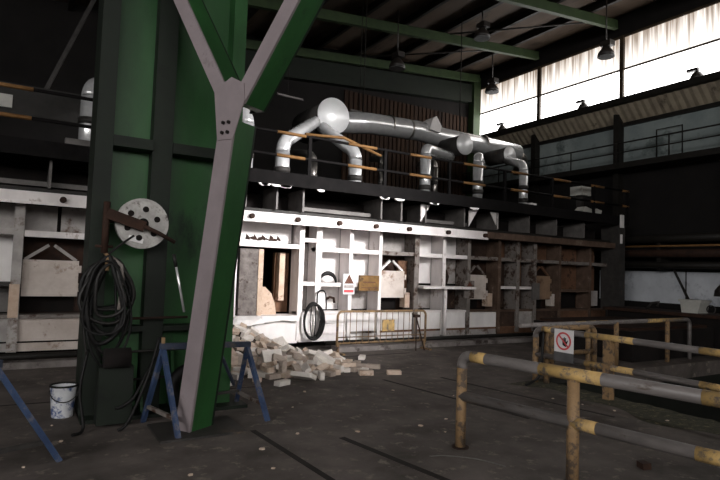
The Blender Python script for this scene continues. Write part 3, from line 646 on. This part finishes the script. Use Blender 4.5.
for y in (ya,3.0,1.2,-.6):
    MB().cyl((fx(y),y,0),(fx(y),y,zt-(.12 if y == ya else .04)),r*.95,14).build('post','rail_post',fr)
    MB().cyl((fx(y),y,0),(fx(y),y,.012),r*1.6,14).build('foot_plate','dark_rust',fr)

pr = thing('guard_rail', (7.1,4.5,0), 'tube guard rail along the near edge of the pit carrying the prohibition sign', 'railing', 'tube guard railings')
X2 = 7.1; r = .045
y1_ = 6.12
tr = MB().tube([(X2,y1_,0),(X2,y1_,.74)]+[(X2,y1_-.12+.12*math.cos(math.radians(a)),.74+.12*math.sin(math.radians(a))) for a in range(15,91,15)]+[(X2,-2,.86)], r, 14).build('top_rail','rail_grey',pr)
MB().cyl((X2,y1_,0),(X2,y1_,.72),r*1.04,14).build('post','rail_post',pr)
for y0,y2 in ((5.98,5.8),(5.2,4.45),(3.6,3.1),(1.9,1.2)): band(tr,(X2,y0,.86),(X2,y2,.86),r)
mr = MB().cyl((X2,y1_,.45),(X2,-2,.45),r*.95,14).build('mid_rail','rail_grey',pr)
for y0,y2 in ((5.2,4.45),(3.6,3.1)): band(mr,(X2,y0,.45),(X2,y2,.45),r*.95)
for y in (4.83,2.4,0,-2):
    P(X2-.055,X2+.055,y-.055,y+.055,0,.83).build('post','rail_post',pr)
ur = thing('guard_rail', (7.7,5.9,0), 'short U shaped yellow guard rail turning the pit corner behind the sign', 'railing', 'tube guard railings')
yu = 6.0
MB().tube([(7.22,yu,0),(7.22,yu,.74)]+[(7.34-.12*math.cos(math.radians(a)),yu,.74+.12*math.sin(math.radians(a))) for a in range(15,91,15)]+[(8.3+.12*math.sin(math.radians(a)),yu,.74+.12*math.cos(math.radians(a))) for a in range(0,91,15)]+[(8.42,yu,.0)],r,14).build('top_rail','rail_post',ur)
MB().cyl((7.22,yu,.45),(8.42,yu,.45),r*.9,14).build('mid_rail','rail_post',ur)
MB().cyl((8.25,yu,-.3),(8.25,yu,.84),r*.9,14).build('post','rail_post',ur)
P(7.2,8.5,yu-.1,PY1+.02,-.3,0).build('support_bracket','pit',ur)
far = thing('guard_rail', (10,6.5,0), 'ochre tube guard rail along the far edge of the pit', 'railing', 'tube guard railings')
MB().tube([(7.15,6.5,.86),(12.45,6.6,.86)]+[(12.45+.12*math.sin(math.radians(a)),6.6,.74+.12*math.cos(math.radians(a))) for a in range(15,91,15)]+[(12.57,6.6,0)],r*.9,12).build('top_rail','rail_grey',far)
band(far,(8.6,6.53,.86),(9.6,6.55,.86),r*.9); band(far,(10.9,6.57,.86),(12.3,6.6,.86),r*.9)
for x in (8.0,9.85,11.6): MB().cyl((x,6.54,0),(x,6.54,.86),r,12).build('post','rail_post',far)
# prohibition sign hanging on the rail, facing -X
sg = thing('prohibition_sign', (7.03,5.54,.43), 'white no entry hand sign with red ring hanging on the pit guard rail', 'sign')
MB().box(7.025,7.04,5.36,5.70,.56,.90).build('plate','sign_white',sg)
MB().box(7.022,7.043,5.36,5.70,.42,.56).build('grey_plate','sign_grey',sg)
cy, cz = 5.53, .73
MB().ring((7.024,cy,cz),(-1,0,0),.108,.135,.004,36).build('red_ring','sign_red',sg)
MB().beam((7.021,cy+.08,cz+.08),(7.021,cy-.08,cz-.08),.024,.004,side=(0,1,-1)).build('red_slash','sign_red',sg)
hand = [(.0,-.07),(-.045,-.05),(-.05,.0),(-.045,.055),(-.03,.055),(-.028,.01),(-.02,.07),(-.006,.07),(-.004,.01),(.003,.062),(.016,.06),(.014,.0),(.04,.03),(.05,.02),(.03,-.03),(.02,-.07)]
MB().prism([(7.0235,cy-.03-a*1.0,cz-.01+b_) for a,b_ in hand],(-.002,0,0)).build('hand_symbol','sign_black',sg)
o = MB().tube(smooth_path([(7.08,5.95,.82),(7.03,5.93,.5),(7.0,5.95,.15),(6.85,6.0,.03),(6.7,5.95,.02)]),.02,8).build('loose_hose','rubber'); tag(o, 'black hose hanging off the corner of the pit guard rail left of the sign', 'hose')

# pit edge grit
b = MB(); rr = random.Random(11)
ny = 90; nx = 7; vs = []; fs = []
for i in range(ny+1):
    for j in range(nx+1):
        y = 6.2-7*i/ny; wv = .6+.15*math.sin(y*2.1)+.1*math.sin(y*5.3)
        x = 7.29 - wv*(1-j/nx); z = .003 + (.022*rr.random()*(j/nx) if 0 < j else 0)
        vs.append((x,y,z))
for i in range(ny):
    for j in range(nx): fs.append((i*(nx+1)+j,(i+1)*(nx+1)+j,(i+1)*(nx+1)+j+1,i*(nx+1)+j+1))
b.add(vs,fs)
o = b.build('grit','grit'); tag(o,'grey green grit and dust lying along the edge of the pit','debris'); o['kind'] = 'stuff'

# crumbs on the floor
chip = MB().prism([(-.03,-.02,0),(.02,-.025,0),(.035,.01,0),(0,.025,0),(-.03,.012,0)],(.004,.002,.014)).build('mortar_chip','brick',origin=(0,0,0))
spots = [(2.9,6.2),(3.4,6.9),(4.6,6.5),(3.95,4.6),(3.85,4.9),(1.25,4.55),(.1,5.3),(2.0,4.9),(2.5,5.2),(4.3,5.0),(5.2,5.9),(5.4,5.6),(6.4,5.2),(6.5,4.8),(6.7,5.1),(6.6,4.4),(6.9,4.1),(6.75,3.8),(.4,5.9),(1.9,4.4),(.35,6.5),(3.1,5.0)]
for i,(x,y) in enumerate(spots):
    o = chip if i == 0 else chip.copy()
    if i: C.objects.link(o)
    o.location = (x,y,0); o.rotation_euler = (0,0,i*1.3); s_ = .4+.5*((i*37)%10)/10; o.scale = (s_,s_,s_)
    tag(o,'small pale mortar chip lying loose on the dark floor','chip','mortar chips on the floor')
o = MB().tube(smooth_path([(3.3,4.05,.006),(3.45,4.0,.006),(3.65,3.8,.006),(3.75,3.55,.006)]),.005,5).build('wire','mid_steel'); tag(o,'thin bent wire on the floor by the nearest guard rail post','wire')
o = MB().prism([(4.83,2.93,0),(4.92,2.91,0),(4.94,2.99,0),(4.87,3.02,0)],(.01,.01,.05)).build('stone','dark_rust'); tag(o,'small dark lump of stone on the floor under the nearest guard rail','stone')

# ------------------------------------------------------------------ right side, behind the pit
o = MB().box(XW-.05,XW-.01,6.0,11.9,1.0,1.97).build('wall_board','board'); tag(o,'long pale board fixed low on the right wall','board')
for y in (9.0,7.3): P(XW-.07,XW-.04,y-.012,y+.012,1.0,1.97).build('seam','black_steel',o)
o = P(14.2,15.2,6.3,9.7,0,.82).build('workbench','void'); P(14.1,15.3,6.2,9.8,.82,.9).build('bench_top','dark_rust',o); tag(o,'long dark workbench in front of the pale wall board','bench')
tb_ = thing('plastic_bin',(14.6,7.55,.9),'pale plastic bin on the dark bench below the wall board','bin')
MB().prism([(14.4,7.36,.9),(14.4,7.76,.9),(14.4,7.8,1.2),(14.4,7.3,1.2)],(.45,0,0)).build('tub','plastic_white',tb_); P(14.37,14.88,7.27,7.83,1.17,1.23).build('rim','plastic_white',tb_)
o = MB().beam((15.0,7.75,.9),(16.3,9.0,2.0),.05,.05).build('leaning_bar','dark_steel'); tag(o,'dark bar leaning against the pale wall board','bar')
o = MB().tube([(14.5,8.75,.9),(14.5,8.6,1.08),(14.5,8.4,1.12),(14.5,8.45,1.0)],.03,8).build('bent_hook','dark_steel'); tag(o,'small dark bent hook sticking up from the bench','hook')
o = MB().tube(arc((14.5,7.1,1.02),(0,1,0),(0,0,1),.1,0,360,14)[:-1],.012,6,closed=True).build('wire_ring','dark_steel'); tag(o,'thin dark wire ring standing on the bench right of the bin','ring')
o = MB().tube([(14.5,6.8,1.35),(14.5,6.8,1.5),(14.5,6.8,1.68)],[.22,.2,.06],16).cyl((14.5,6.8,.9),(14.5,6.8,1.4),.03,8).build('work_lamp','lamp_metal'); tag(o,'black bell shaped work lamp at the right end of the bench','lamp')
rk = thing('pipe_rack',(16,10,2),'dark pipe rack with one ochre pipe above the wall board','rack')
for z,mt,rr_ in ((2.15,'black_steel',.1),(2.5,'dark_rust',.12),(2.72,'gang_yellow',.03),(2.95,'black_steel',.12)):
    MB().cyl((16.3,5.5,z),(16.3,13.2,z),rr_,12).build('pipe',mt,rk)
for y in (6.5,9.5,12.5): P(16.35,16.95,y-.06,y+.06,2.0,3.1).build('bracket','black_steel',rk)
mc = P(10.7,13.9,6.75,9.3,0,.62).build('machine_bed','void'); P(10.8,13.8,6.85,9.2,.62,.68).build('machine_table','dark_rust',mc); tag(mc,'low dark machine bed between the pit and the bench','machine')  # dark equipment, extended forward to hide lit floor and darken this area

# lamps
def lamp(x,y,z,label,rod=True,s=1.0):
    t = thing('high_bay_lamp',(x,y,z),label,'lamp','dark high bay lamps')
    MB().tube([(x,y,z),(x,y,z+.12*s),(x,y,z+.26*s),(x,y,z+.32*s)],[.26*s,.24*s,.14*s,.1*s],20).build('reflector','lamp_metal',t)
    MB().box(x-.13*s,x+.13*s,y-.22*s,y+.12*s,z+.32*s,z+.48*s).build('gear_box','lamp_metal',t)
    MB().cyl((x,y,z-.015*s),(x,y,z+.0),.24*s,20).build('lens','lamp_glass',t)
    if rod: MB().cyl((x,y,z+.48*s),(x,y,roofz(x)+.05),.02,8).build('drop_rod','lamp_metal',t)
    return t
lamp(14.5,10.05,8.3,'dark high bay lamp hanging before the second window from the right',s=.95)
lamp(14.5,14.75,8.45,'dark high bay lamp hanging before the farthest window')
lamp(12.0,12.7,9.15,'dim high bay lamp under the roof at the top of the picture')
lamp(9.6,13.9,8.0,'faint high bay lamp in the dark left of the roof beams')
def sill_lamp(y,label):
    t = thing('sill_floodlight',(16.5,y,7.58),label,'lamp','floodlights on the window sill')
    MB().tube([(16.5,y,7.60),(16.5,y,7.68),(16.5,y,7.78),(16.5,y,7.84)],[.2,.18,.12,.05],16).build('reflector','lamp_metal',t)
    MB().box(16.44,16.56,y-.05,y+.28,7.86,7.94).build('gear_box','lamp_metal',t)
    MB().cyl((16.5,y,7.8),(16.5,y,7.9),.04,8).build('neck','lamp_metal',t)
sill_lamp(12.3,'dark floodlight on the sill below the middle window'); sill_lamp(8.47,'dark floodlight on the sill below the nearest window'); sill_lamp(16.15,'dark floodlight on the sill below the farthest window')

# dark left background
o = P(XL,3.2,12.6,12.9,4.5,5.1).build('cross_girder','black_steel'); tag(o,'black girder in the dark above the left gangway','girder')
o = P(-.62,-.35,12.55,12.6,4.6,4.85).build('pale_plate','plastic_white'); tag(o,'small pale plate in the dark at the left edge above the gangway','plate')
o = P(.5,1.15,10.6,10.9,3.5,3.78).build('steel_tray','mid_steel'); tag(o,'grey steel tray on the gangway below the far left duct','tray')
o = MB().beam((.2,12.7,5.1),(1.7,12.7,9.2),.08,.08).build('diagonal_brace','dark_steel'); tag(o,'thin dark diagonal brace in the upper left darkness','brace')

# ------------------------------------------------------------------ rubble of firebricks (settled poses)
DIM = [(.24,.115,.065),(.24,.115,.065),(.23,.115,.075),(.12,.115,.065),(.17,.11,.07),(.34,.2,.07)]
BM_ = ['brick','brick_white','brick_grey','brick_white','brick','brick_white']
protos = {}
def brick_mesh(k, var):
    rr = random.Random(k*10+var); a,b_,c = [d/2 for d in DIM[k]]; cut = rr.choice([(1,1),(1,-1),(-1,1)])
    poly = [(-a,-b_),(a,-b_),(a,b_),(-a,b_)]
    i = rr.randrange(4); x,y = poly[i]; e = .02+.03*rr.random()
    sx = -1 if x > 0 else 1; sy = -1 if y > 0 else 1
    cut = [(x+sx*e,y),(x+sx*e*.5,y+sy*e*.35),(x,y+sy*e*.8)]
    if i % 2 == 0: cut = cut[::-1]
    poly[i:i+1] = cut
    j = lambda: rr.uniform(-.004,.004)
    m_ = MB().prism([(px+j(),py+j(),-c) for px,py in poly],(j(),j(),2*c))
    return m_
BR = ("1,5.314,7.516,0.032,-3.14,-0,-0.37;1,3.998,7.566,0.058,-1.57,-0,1.27;5,3.716,7.609,0.071,0.4,-3.14,-0.89;2,4.851,7.629,0.037,0,0,-0.37;"
"2,2.524,7.715,0.037,-3.14,-0,-1.02;4,3.899,7.723,0.035,-0,-0,2.21;3,3.045,7.756,0.033,-0,-0,-1.03;0,4.914,7.809,0.032,-0,3.14,0.68;"
"0,4.249,7.819,0.032,-0,0,-1.25;2,4.401,7.892,0.037,0,-0,-1.55;3,4.091,7.914,0.032,-0,-0,1.3;1,3.371,7.921,0.032,-3.14,-0,0.26;0,3.619,7.924,0.032,-0,-0,0.27;"
"1,3.929,7.963,0.11,-0.69,-0.23,1.33;0,4.876,7.966,0.032,-0,0,0.33;4,4.014,7.979,0.082,3.14,-0.7,-0.26;1,4.528,8.006,0.057,-1.57,0,1.8;"
"0,3.81,8.025,0.081,0,-0.44,1.54;1,4.261,8.03,0.082,-0.48,0.24,-2.73;0,4.698,8.049,0.032,0,-0,-1.79;2,3.573,8.061,0.115,-1.06,-1.57,0;"
"0,4.786,8.088,0.097,0,0,2.78;2,2.833,8.097,0.038,-3.14,0,-1.31;0,5.298,8.102,0.033,0,0,2.37;3,4.421,8.105,0.057,-1.57,-0,-1.32;4,3.067,8.126,0.055,1.57,-0,1.2;"
"4,4.289,8.127,0.035,-0,0,3.12;2,3.345,8.127,0.107,0,-0,-1.51;2,3.914,8.143,0.037,0,-0,-0.03;5,3.271,8.152,0.035,-0,0,2.11;0,3.663,8.155,0.032,0,-0,-0.51;"
"1,4.176,8.197,0.13,2.52,-0.04,-1.15;4,5.116,8.208,0.035,0,3.14,-0.77;0,4.036,8.214,0.106,0.16,-3.14,-1.09;1,4.121,8.223,0.032,-0,0,-1.74;"
"4,3.47,8.257,0.035,-0,3.14,-0.78;1,3.757,8.261,0.125,-0.23,-0.33,-0.91;2,3.88,8.262,0.128,1.52,-0.06,-0.93;0,3.816,8.263,0.032,0,-0,0.03;"
"1,4.69,8.264,0.032,3.14,0,0.61;5,4.405,8.275,0.136,-0.48,-2.95,0.46;5,4.443,8.287,0.205,-3.04,0.5,-0.56;4,2.868,8.291,0.035,-0,3.14,-0.77;"
"3,4.41,8.295,0.032,-0,-0,-2.46;1,4.271,8.305,0.115,-0.13,0.44,-1.33;0,4.702,8.316,0.097,0,-0,1.11;4,3.604,8.334,0.063,1.9,0,-2.59;"
"0,3.987,8.337,0.219,0.24,0.38,-0.34;4,3.506,8.342,0.139,-0.01,0.39,2.08;2,2.989,8.344,0.057,-1.57,-0,2.33;0,4.023,8.376,0.032,-0,-3.14,1.3;"
"0,3.366,8.381,0.094,1.73,0.29,1.31;3,3.176,8.384,0.064,-0,-0.73,-0.45;0,3.651,8.392,0.203,1.07,0.27,-0.11;2,4.227,8.403,0.037,0,-0,2.1;"
"3,4.092,8.411,0.1,-0.25,-2.89,0.53;2,5.148,8.422,0.038,0,0,0.75;2,3.009,8.459,0.057,1.57,-0,-0.47;2,3.87,8.465,0.172,-0,0,-0.92;"
"4,4.495,8.479,0.066,-0,0.42,-2.93;3,3.821,8.483,0.032,-3.14,0,-0.39;5,3.563,8.483,0.239,-1.09,0.03,-3.09;4,2.528,8.488,0.035,-0,0,1.3;"
"3,3.531,8.49,0.032,0,-0,1.92;1,4.884,8.49,0.032,0,-3.14,-1.54;5,3.783,8.494,0.1,-0,0,-0.23;2,4.382,8.497,0.099,-2.7,0.2,-1.81;3,4.821,8.527,0.097,3.14,0,-1.37;"
"0,3.31,8.528,0.066,-0.05,2.87,1.16;1,4.136,8.54,0.112,-1.88,-0.47,-0.42;1,3.667,8.543,0.032,0,-0,-1.52;1,4.7,8.544,0.032,-0,-0,0.84;"
"3,3.135,8.549,0.032,-0,-0,1.98;0,3.992,8.551,0.166,0.69,3.11,-0.82;3,3.405,8.568,0.156,0.27,-0.01,-0.51;4,3.502,8.58,0.083,1.57,2.75,0.35;"
"3,3.712,8.581,0.192,-1.57,0,-0.49;0,4.003,8.59,0.233,-0.63,0.53,0;0,4.218,8.595,0.065,0.85,-3.14,-0.56;2,4.521,8.599,0.069,-0,0.3,-2.93;"
"3,3.095,8.603,0.125,0,-2.58,-1.86;2,5.067,8.611,0.037,3.14,0,0.69;1,3.034,8.634,0.033,3.14,0,0.41;2,3.216,8.638,0.097,-0.79,0.28,1.68;"
"1,2.986,8.647,0.147,0.03,-0.45,1.22;2,4.243,8.668,0.119,-0.95,-0.55,-3.13;3,3.825,8.67,0.153,0.3,0.45,-0.64;3,2.85,8.677,0.098,-0,-0,1.26;"
"4,4.129,8.682,0.259,0.58,-0.31,1.39;0,3.655,8.688,0.196,1.16,2.56,0.46;2,4.907,8.69,0.075,-2.69,0.15,0.32;0,3.373,8.694,0.036,0.07,-0,-0.23;"
"4,3.918,8.697,0.035,0,-0,2.19;1,3.41,8.701,0.138,0.72,0.08,-0.1;1,4.491,8.71,0.102,0,-0,-2.93;1,4.693,8.716,0.076,0,2.75,-1.12;1,2.756,8.717,0.032,0,0,-1.23;"
"1,3.971,8.725,0.23,-2.81,0.03,0.33;1,4.045,8.733,0.119,-1.5,-0.12,-3.06;1,3.764,8.736,0.126,-0.03,-2.61,-1.21;1,3.685,8.745,0.036,0,0.03,0.19;"
"1,3.091,8.751,0.108,1.16,2.74,0.31;3,2.89,8.757,0.032,0,-3.14,-0.31;5,4.323,8.76,0.186,0.26,0.36,1.88;2,3.442,8.78,0.083,2.39,0.1,-0.13;"
"4,4.826,8.788,0.035,-0,-0,0.61;1,3.557,8.803,0.216,-0.02,-0.54,-1.78;4,3.327,8.809,0.215,-2.7,0,-0.14;4,4.241,8.81,0.055,1.57,0,2.41;"
"3,3.026,8.812,0.075,-1.18,-0.17,0.4;5,4.43,8.813,0.035,-0,0,-1.35;4,4.905,8.822,0.131,2.97,-0.36,-1.15;2,3.949,8.825,0.167,-0,0,0.28;"
"1,4.566,8.827,0.125,2.14,0.65,0.57;0,2.741,8.831,0.169,-0.02,0.01,-2.39;5,2.631,8.833,0.103,-0.03,-0,-2.79;3,3.266,8.833,0.147,-0.35,-2.86,-0.78;"
"1,2.957,8.838,0.147,0.86,2.99,0.29;0,3.597,8.839,0.1,-0.73,0.16,0.03;1,4.004,8.846,0.097,0,-0,3.01;4,3.754,8.854,0.266,-1.79,0.57,1.66;"
"3,3.653,8.855,0.243,-0.35,-0.46,-1.47;5,3.991,8.863,0.268,2.65,0.31,0.79;0,4.045,8.87,0.032,0,0,0.63;3,3.411,8.882,0.168,-0.42,0.4,-2.77;"
"4,4.545,8.914,0.136,-0.82,-0.03,0.13;0,2.973,8.914,0.214,-2.35,-0.53,-0.09;0,4.809,8.925,0.072,-0.53,3.02,0.49;1,3.116,8.932,0.185,0.35,0.28,-0.78;"
"1,2.964,8.941,0.089,-0.31,0.32,-2.68;5,2.557,8.952,0.169,3.01,0.12,1.08;2,3.578,8.952,0.233,1.1,0.15,0.02;3,4.191,8.954,0.139,0.01,-2.41,-1.27;"
"0,2.593,8.956,0.039,-3.12,0.05,-0.82;5,4.752,8.97,0.152,-2.94,-0.25,-1.38;0,4.42,8.973,0.179,-2.28,0.55,1.09;5,3.198,8.975,0.136,-0.27,-0.36,2.1;"
"5,5.088,8.994,0.07,0.39,0,1.42;0,3.42,8.998,0.148,0.19,0.4,-1.07;0,3.876,8.998,0.147,-2.16,-0.06,-2.15;2,2.401,9.015,0.059,1.57,-0.01,0.89;"
"1,4.097,9.019,0.098,0.94,2.9,0.59;1,3.963,9.022,0.241,1.02,-0.22,-2.4;1,2.904,9.029,0.151,1.2,-0.35,0.45;2,3.997,9.037,0.103,2.18,-0.04,0.73;"
"2,4.239,9.04,0.038,0.01,0,0.91;3,4.586,9.042,0.057,-1.57,-0,-1.66;2,4.359,9.043,0.094,0.7,0.27,0.61;1,3.46,9.058,0.247,0.44,0.03,0.09;"
"0,4.882,9.06,0.032,-0,0,0.28;5,3.678,9.061,0.155,-0.21,0.4,-1.71;2,3.813,9.065,0.243,2.87,-0.31,1.09;0,3.788,9.068,0.309,0.41,0.03,-1.29;"
"1,2.656,9.073,0.224,0.09,2.99,-0.69;0,2.831,9.108,0.132,-0.23,2.75,0.47;1,4.279,9.112,0.159,0.09,-0.7,-2.01;2,3.649,9.125,0.29,1.39,0.41,-1.64;"
"4,2.611,9.143,0.084,-2.8,-0.31,-0.03;2,4.544,9.148,0.122,-1.69,0.72,0.02;3,3.509,9.153,0.215,-2.7,-0.01,0.19;4,4.14,9.169,0.169,-0.69,-0.33,3.07;"
"0,4.778,9.169,0.032,0,3.14,0.59;4,3.898,9.181,0.184,-2.11,0.27,-1.94;3,4.159,9.193,0.077,-0.28,2.79,1.61;3,4.009,9.194,0.126,3.1,0.46,-0.94;"
"2,3.953,9.202,0.291,0.31,-2.72,-0.78;1,2.985,9.209,0.313,1.28,0.44,-2.65;3,4.454,9.212,0.032,-0,-0,-1.06;2,2.746,9.244,0.167,-2.78,-0.29,-0.04;"
"1,4.543,9.251,0.083,3,0.39,0.15;0,3.014,9.257,0.237,-0.44,-3.05,-0.62;1,3.514,9.261,0.305,-0.47,-0.42,-3;3,4.203,9.295,0.128,0.32,2.76,-1.23;"
"0,5.013,9.317,0.032,-0,0,0.17;2,3.334,9.32,0.307,0.19,-0.41,1.06;1,4.064,9.321,0.274,-0.08,2.57,0.87;1,3.807,9.329,0.238,-2.81,-0.31,1.3;"
"2,2.575,9.335,0.14,-0.08,-0.45,0.88;0,4.359,9.336,0.075,2.06,-0.03,1.1;0,4.556,9.35,0.057,1.57,-0,-2.94;2,3.069,9.366,0.301,0.44,0.03,-0.43;"
"4,2.725,9.369,0.251,0.74,0.66,-1.38;2,3.272,9.395,0.363,-1.4,-0.41,1.06;3,3.673,9.407,0.304,-0.45,-3.12,0.44;4,2.845,9.419,0.262,-2.69,0.04,-0.82;"
"0,2.459,9.426,0.115,-3.14,-0.46,0.56;5,4.138,9.435,0.282,-0.34,-0.48,1.67;1,4.258,9.458,0.177,2.86,-0.13,0.75;0,3.964,9.461,0.236,-0.39,0.25,-1.73;"
"1,4.32,9.471,0.093,-0.46,0.03,-2.04;2,3.2,9.477,0.381,0.05,2.69,1.06;1,4.528,9.498,0.113,-3.01,0.25,-0.37;4,3.841,9.514,0.323,-1.62,-0.46,2.43;"
"4,4.166,9.52,0.223,0.59,-0.4,0.57;5,4.92,9.527,0.035,0,-3.14,0.17;2,2.949,9.529,0.338,-0.41,0.2,2.89;1,3.531,9.538,0.39,-0.42,0.13,-2.57;"
"4,4.547,9.551,0.042,0.14,0,0.72;0,2.554,9.611,0.204,-0.03,2.68,0.42;4,4.213,9.636,0.182,-3.06,0.46,-0.25;2,3.787,9.64,0.399,0.65,0.02,-2.29;"
"1,5.257,9.652,0.032,-0,0,-3.09;0,3.523,9.658,0.472,1.99,-0.17,0.71;4,2.797,9.667,0.326,0.35,0.31,-1.67;3,3.659,9.681,0.418,0.07,0.46,-0.7;"
"1,4.003,9.692,0.286,0.4,0.24,0.57;0,2.393,9.702,0.186,0.51,-0.3,-1.38;0,4.249,9.716,0.206,-1.51,0.47,-0.25;0,4.471,9.736,0.075,0.46,-0.1,1.58;"
"1,4.879,9.757,0.033,0,0,2.07;1,3.322,9.76,0.509,-0.42,-2.98,-0.5;2,3.723,9.769,0.487,0.79,-0.55,-3.02;0,4.34,9.791,0.212,0.61,-2.42,0.1;"
"1,3,9.84,0.455,0.42,-0.2,-0.58;1,3.487,9.846,0.533,-0.27,-0.37,2.87;3,4.593,9.857,0.067,-0.09,0.6,3.02;3,2.311,9.868,0.129,0.19,0.43,-2.52;"
"3,4.266,9.901,0.194,0.42,-2.91,-1.29;4,3.981,9.902,0.339,-0.12,-2.69,0;1,4.915,9.96,0.032,-0,-0,-0.16;1,4.437,9.979,0.113,0.22,-0.42,2.56;"
"0,4.732,9.981,0.032,-0,0,-1.82;0,3.6,10.004,0.56,-0.43,-0.34,-1.98;1,2.434,10.034,0.203,2.77,-0.3,0.97;2,3.362,10.045,0.038,0,0,1.45;"
"1,2.77,10.055,0.375,2.93,-0.43,0.54;0,4.194,10.077,0.24,0.47,0.02,1.53;2,4.02,10.081,0.335,-0.33,0.35,-0.78;2,2.331,10.085,0.179,-1.18,0.28,-2.16;"
"4,4.311,10.117,0.232,0.48,-2.24,-0.62;")
for n_, tx in enumerate([t for t in BR.split(';') if t]):
    v = [float(q) for q in tx.split(',')]; k = int(v[0]); var = n_ % 3
    key = (k,var)
    if key not in protos:
        o = brick_mesh(k,var).build('firebrick',['brick','brick_white','brick_grey'][var] if k != 5 else 'brick_white',origin=(0,0,0)); protos[key] = o
    else:
        o = protos[key].copy(); C.objects.link(o)
    o.location = v[1:4]; o.rotation_euler = v[4:7]
    tag(o,'pale firebrick lying in the tumbled heap of rubble at the furnace foot','brick','firebricks in the rubble heap')
for x,y,a,l in [(3.30,7.42,.4,'single pale brick lying alone in front of the rubble heap by the sawhorse'),(5.62,9.0,.9,'pale brick lying alone on the floor before the barrier, right of the heap')]:
    o = brick_mesh(0,7).build('firebrick','brick_white',origin=(0,0,0)); o.location = (x,y,.034); o.rotation_euler = (0,0,a); tag(o,l,'brick')
hv = []; hf = []; hn = 30
for i in range(hn+1):
    for j in range(hn+1):
        x = 2.05+2.6*i/hn; y = 8.7+1.58*j/hn; d = math.hypot((x-3.35)/1.25,(y-10.1)/1.35); hv.append((x,y,max(0,.64*(1-d))-.004+(.02*random.random() if d < .97 else 0)))
for i in range(hn):
    for j in range(hn): hf.append((i*(hn+1)+j,(i+1)*(hn+1)+j,(i+1)*(hn+1)+j+1,i*(hn+1)+j+1))
o = MB().add(hv,hf).build('crushed_refractory','rubble_dust'); tag(o,'mound of crushed refractory dust beneath the heap of firebricks','rubble'); o['kind'] = 'stuff'
o = MB().prism([(2.9,9.75,.3),(3.5,10.08,.66),(4.0,10.12,.68),(4.05,10.08,.6),(3.6,9.98,.56),(3.1,9.7,.3)],(.02,.12,.05)).build('broken_board','white_panel'); tag(o,'broken white insulation board leaning behind the rubble heap under the open bay','board')
# ------------------------------------------------------------------ light
w = bpy.data.worlds.new('world'); SC.world = w; w.use_nodes = True
w.node_tree.nodes['Background'].inputs[0].default_value = (.8,.85,.9,1); w.node_tree.nodes['Background'].inputs[1].default_value = .02
def area(name, loc, target, sx, sy, power, col=(1,1,1), spread=180):
    l = bpy.data.lights.new(name,'AREA'); l.shape = 'RECTANGLE'; l.size = sx; l.size_y = sy; l.energy = power; l.color = col; l.spread = math.radians(spread)
    o = bpy.data.objects.new(name,l); C.objects.link(o); o.location = loc
    o.rotation_euler = (Vector(target)-Vector(loc)).to_track_quat('-Z','Y').to_euler(); return o
area('left_fill',(-11.5,-1,6.0),(14,8,1.5),12,2,760,(1,.98,.97),120)  # added fill from the left, no window behind it
area('furnace_key',(9.0,-3.3,6.6),(5.4,10.4,3.0),2.6,2.2,190,(1,.98,.98),30)  # added key to brighten the furnace front, no roof opening above it
SC.view_settings.view_transform = 'Standard'; SC.view_settings.look = 'None'; SC.view_settings.exposure = 0; SC.view_settings.gamma = 1
SC.view_settings.use_curve_mapping = False
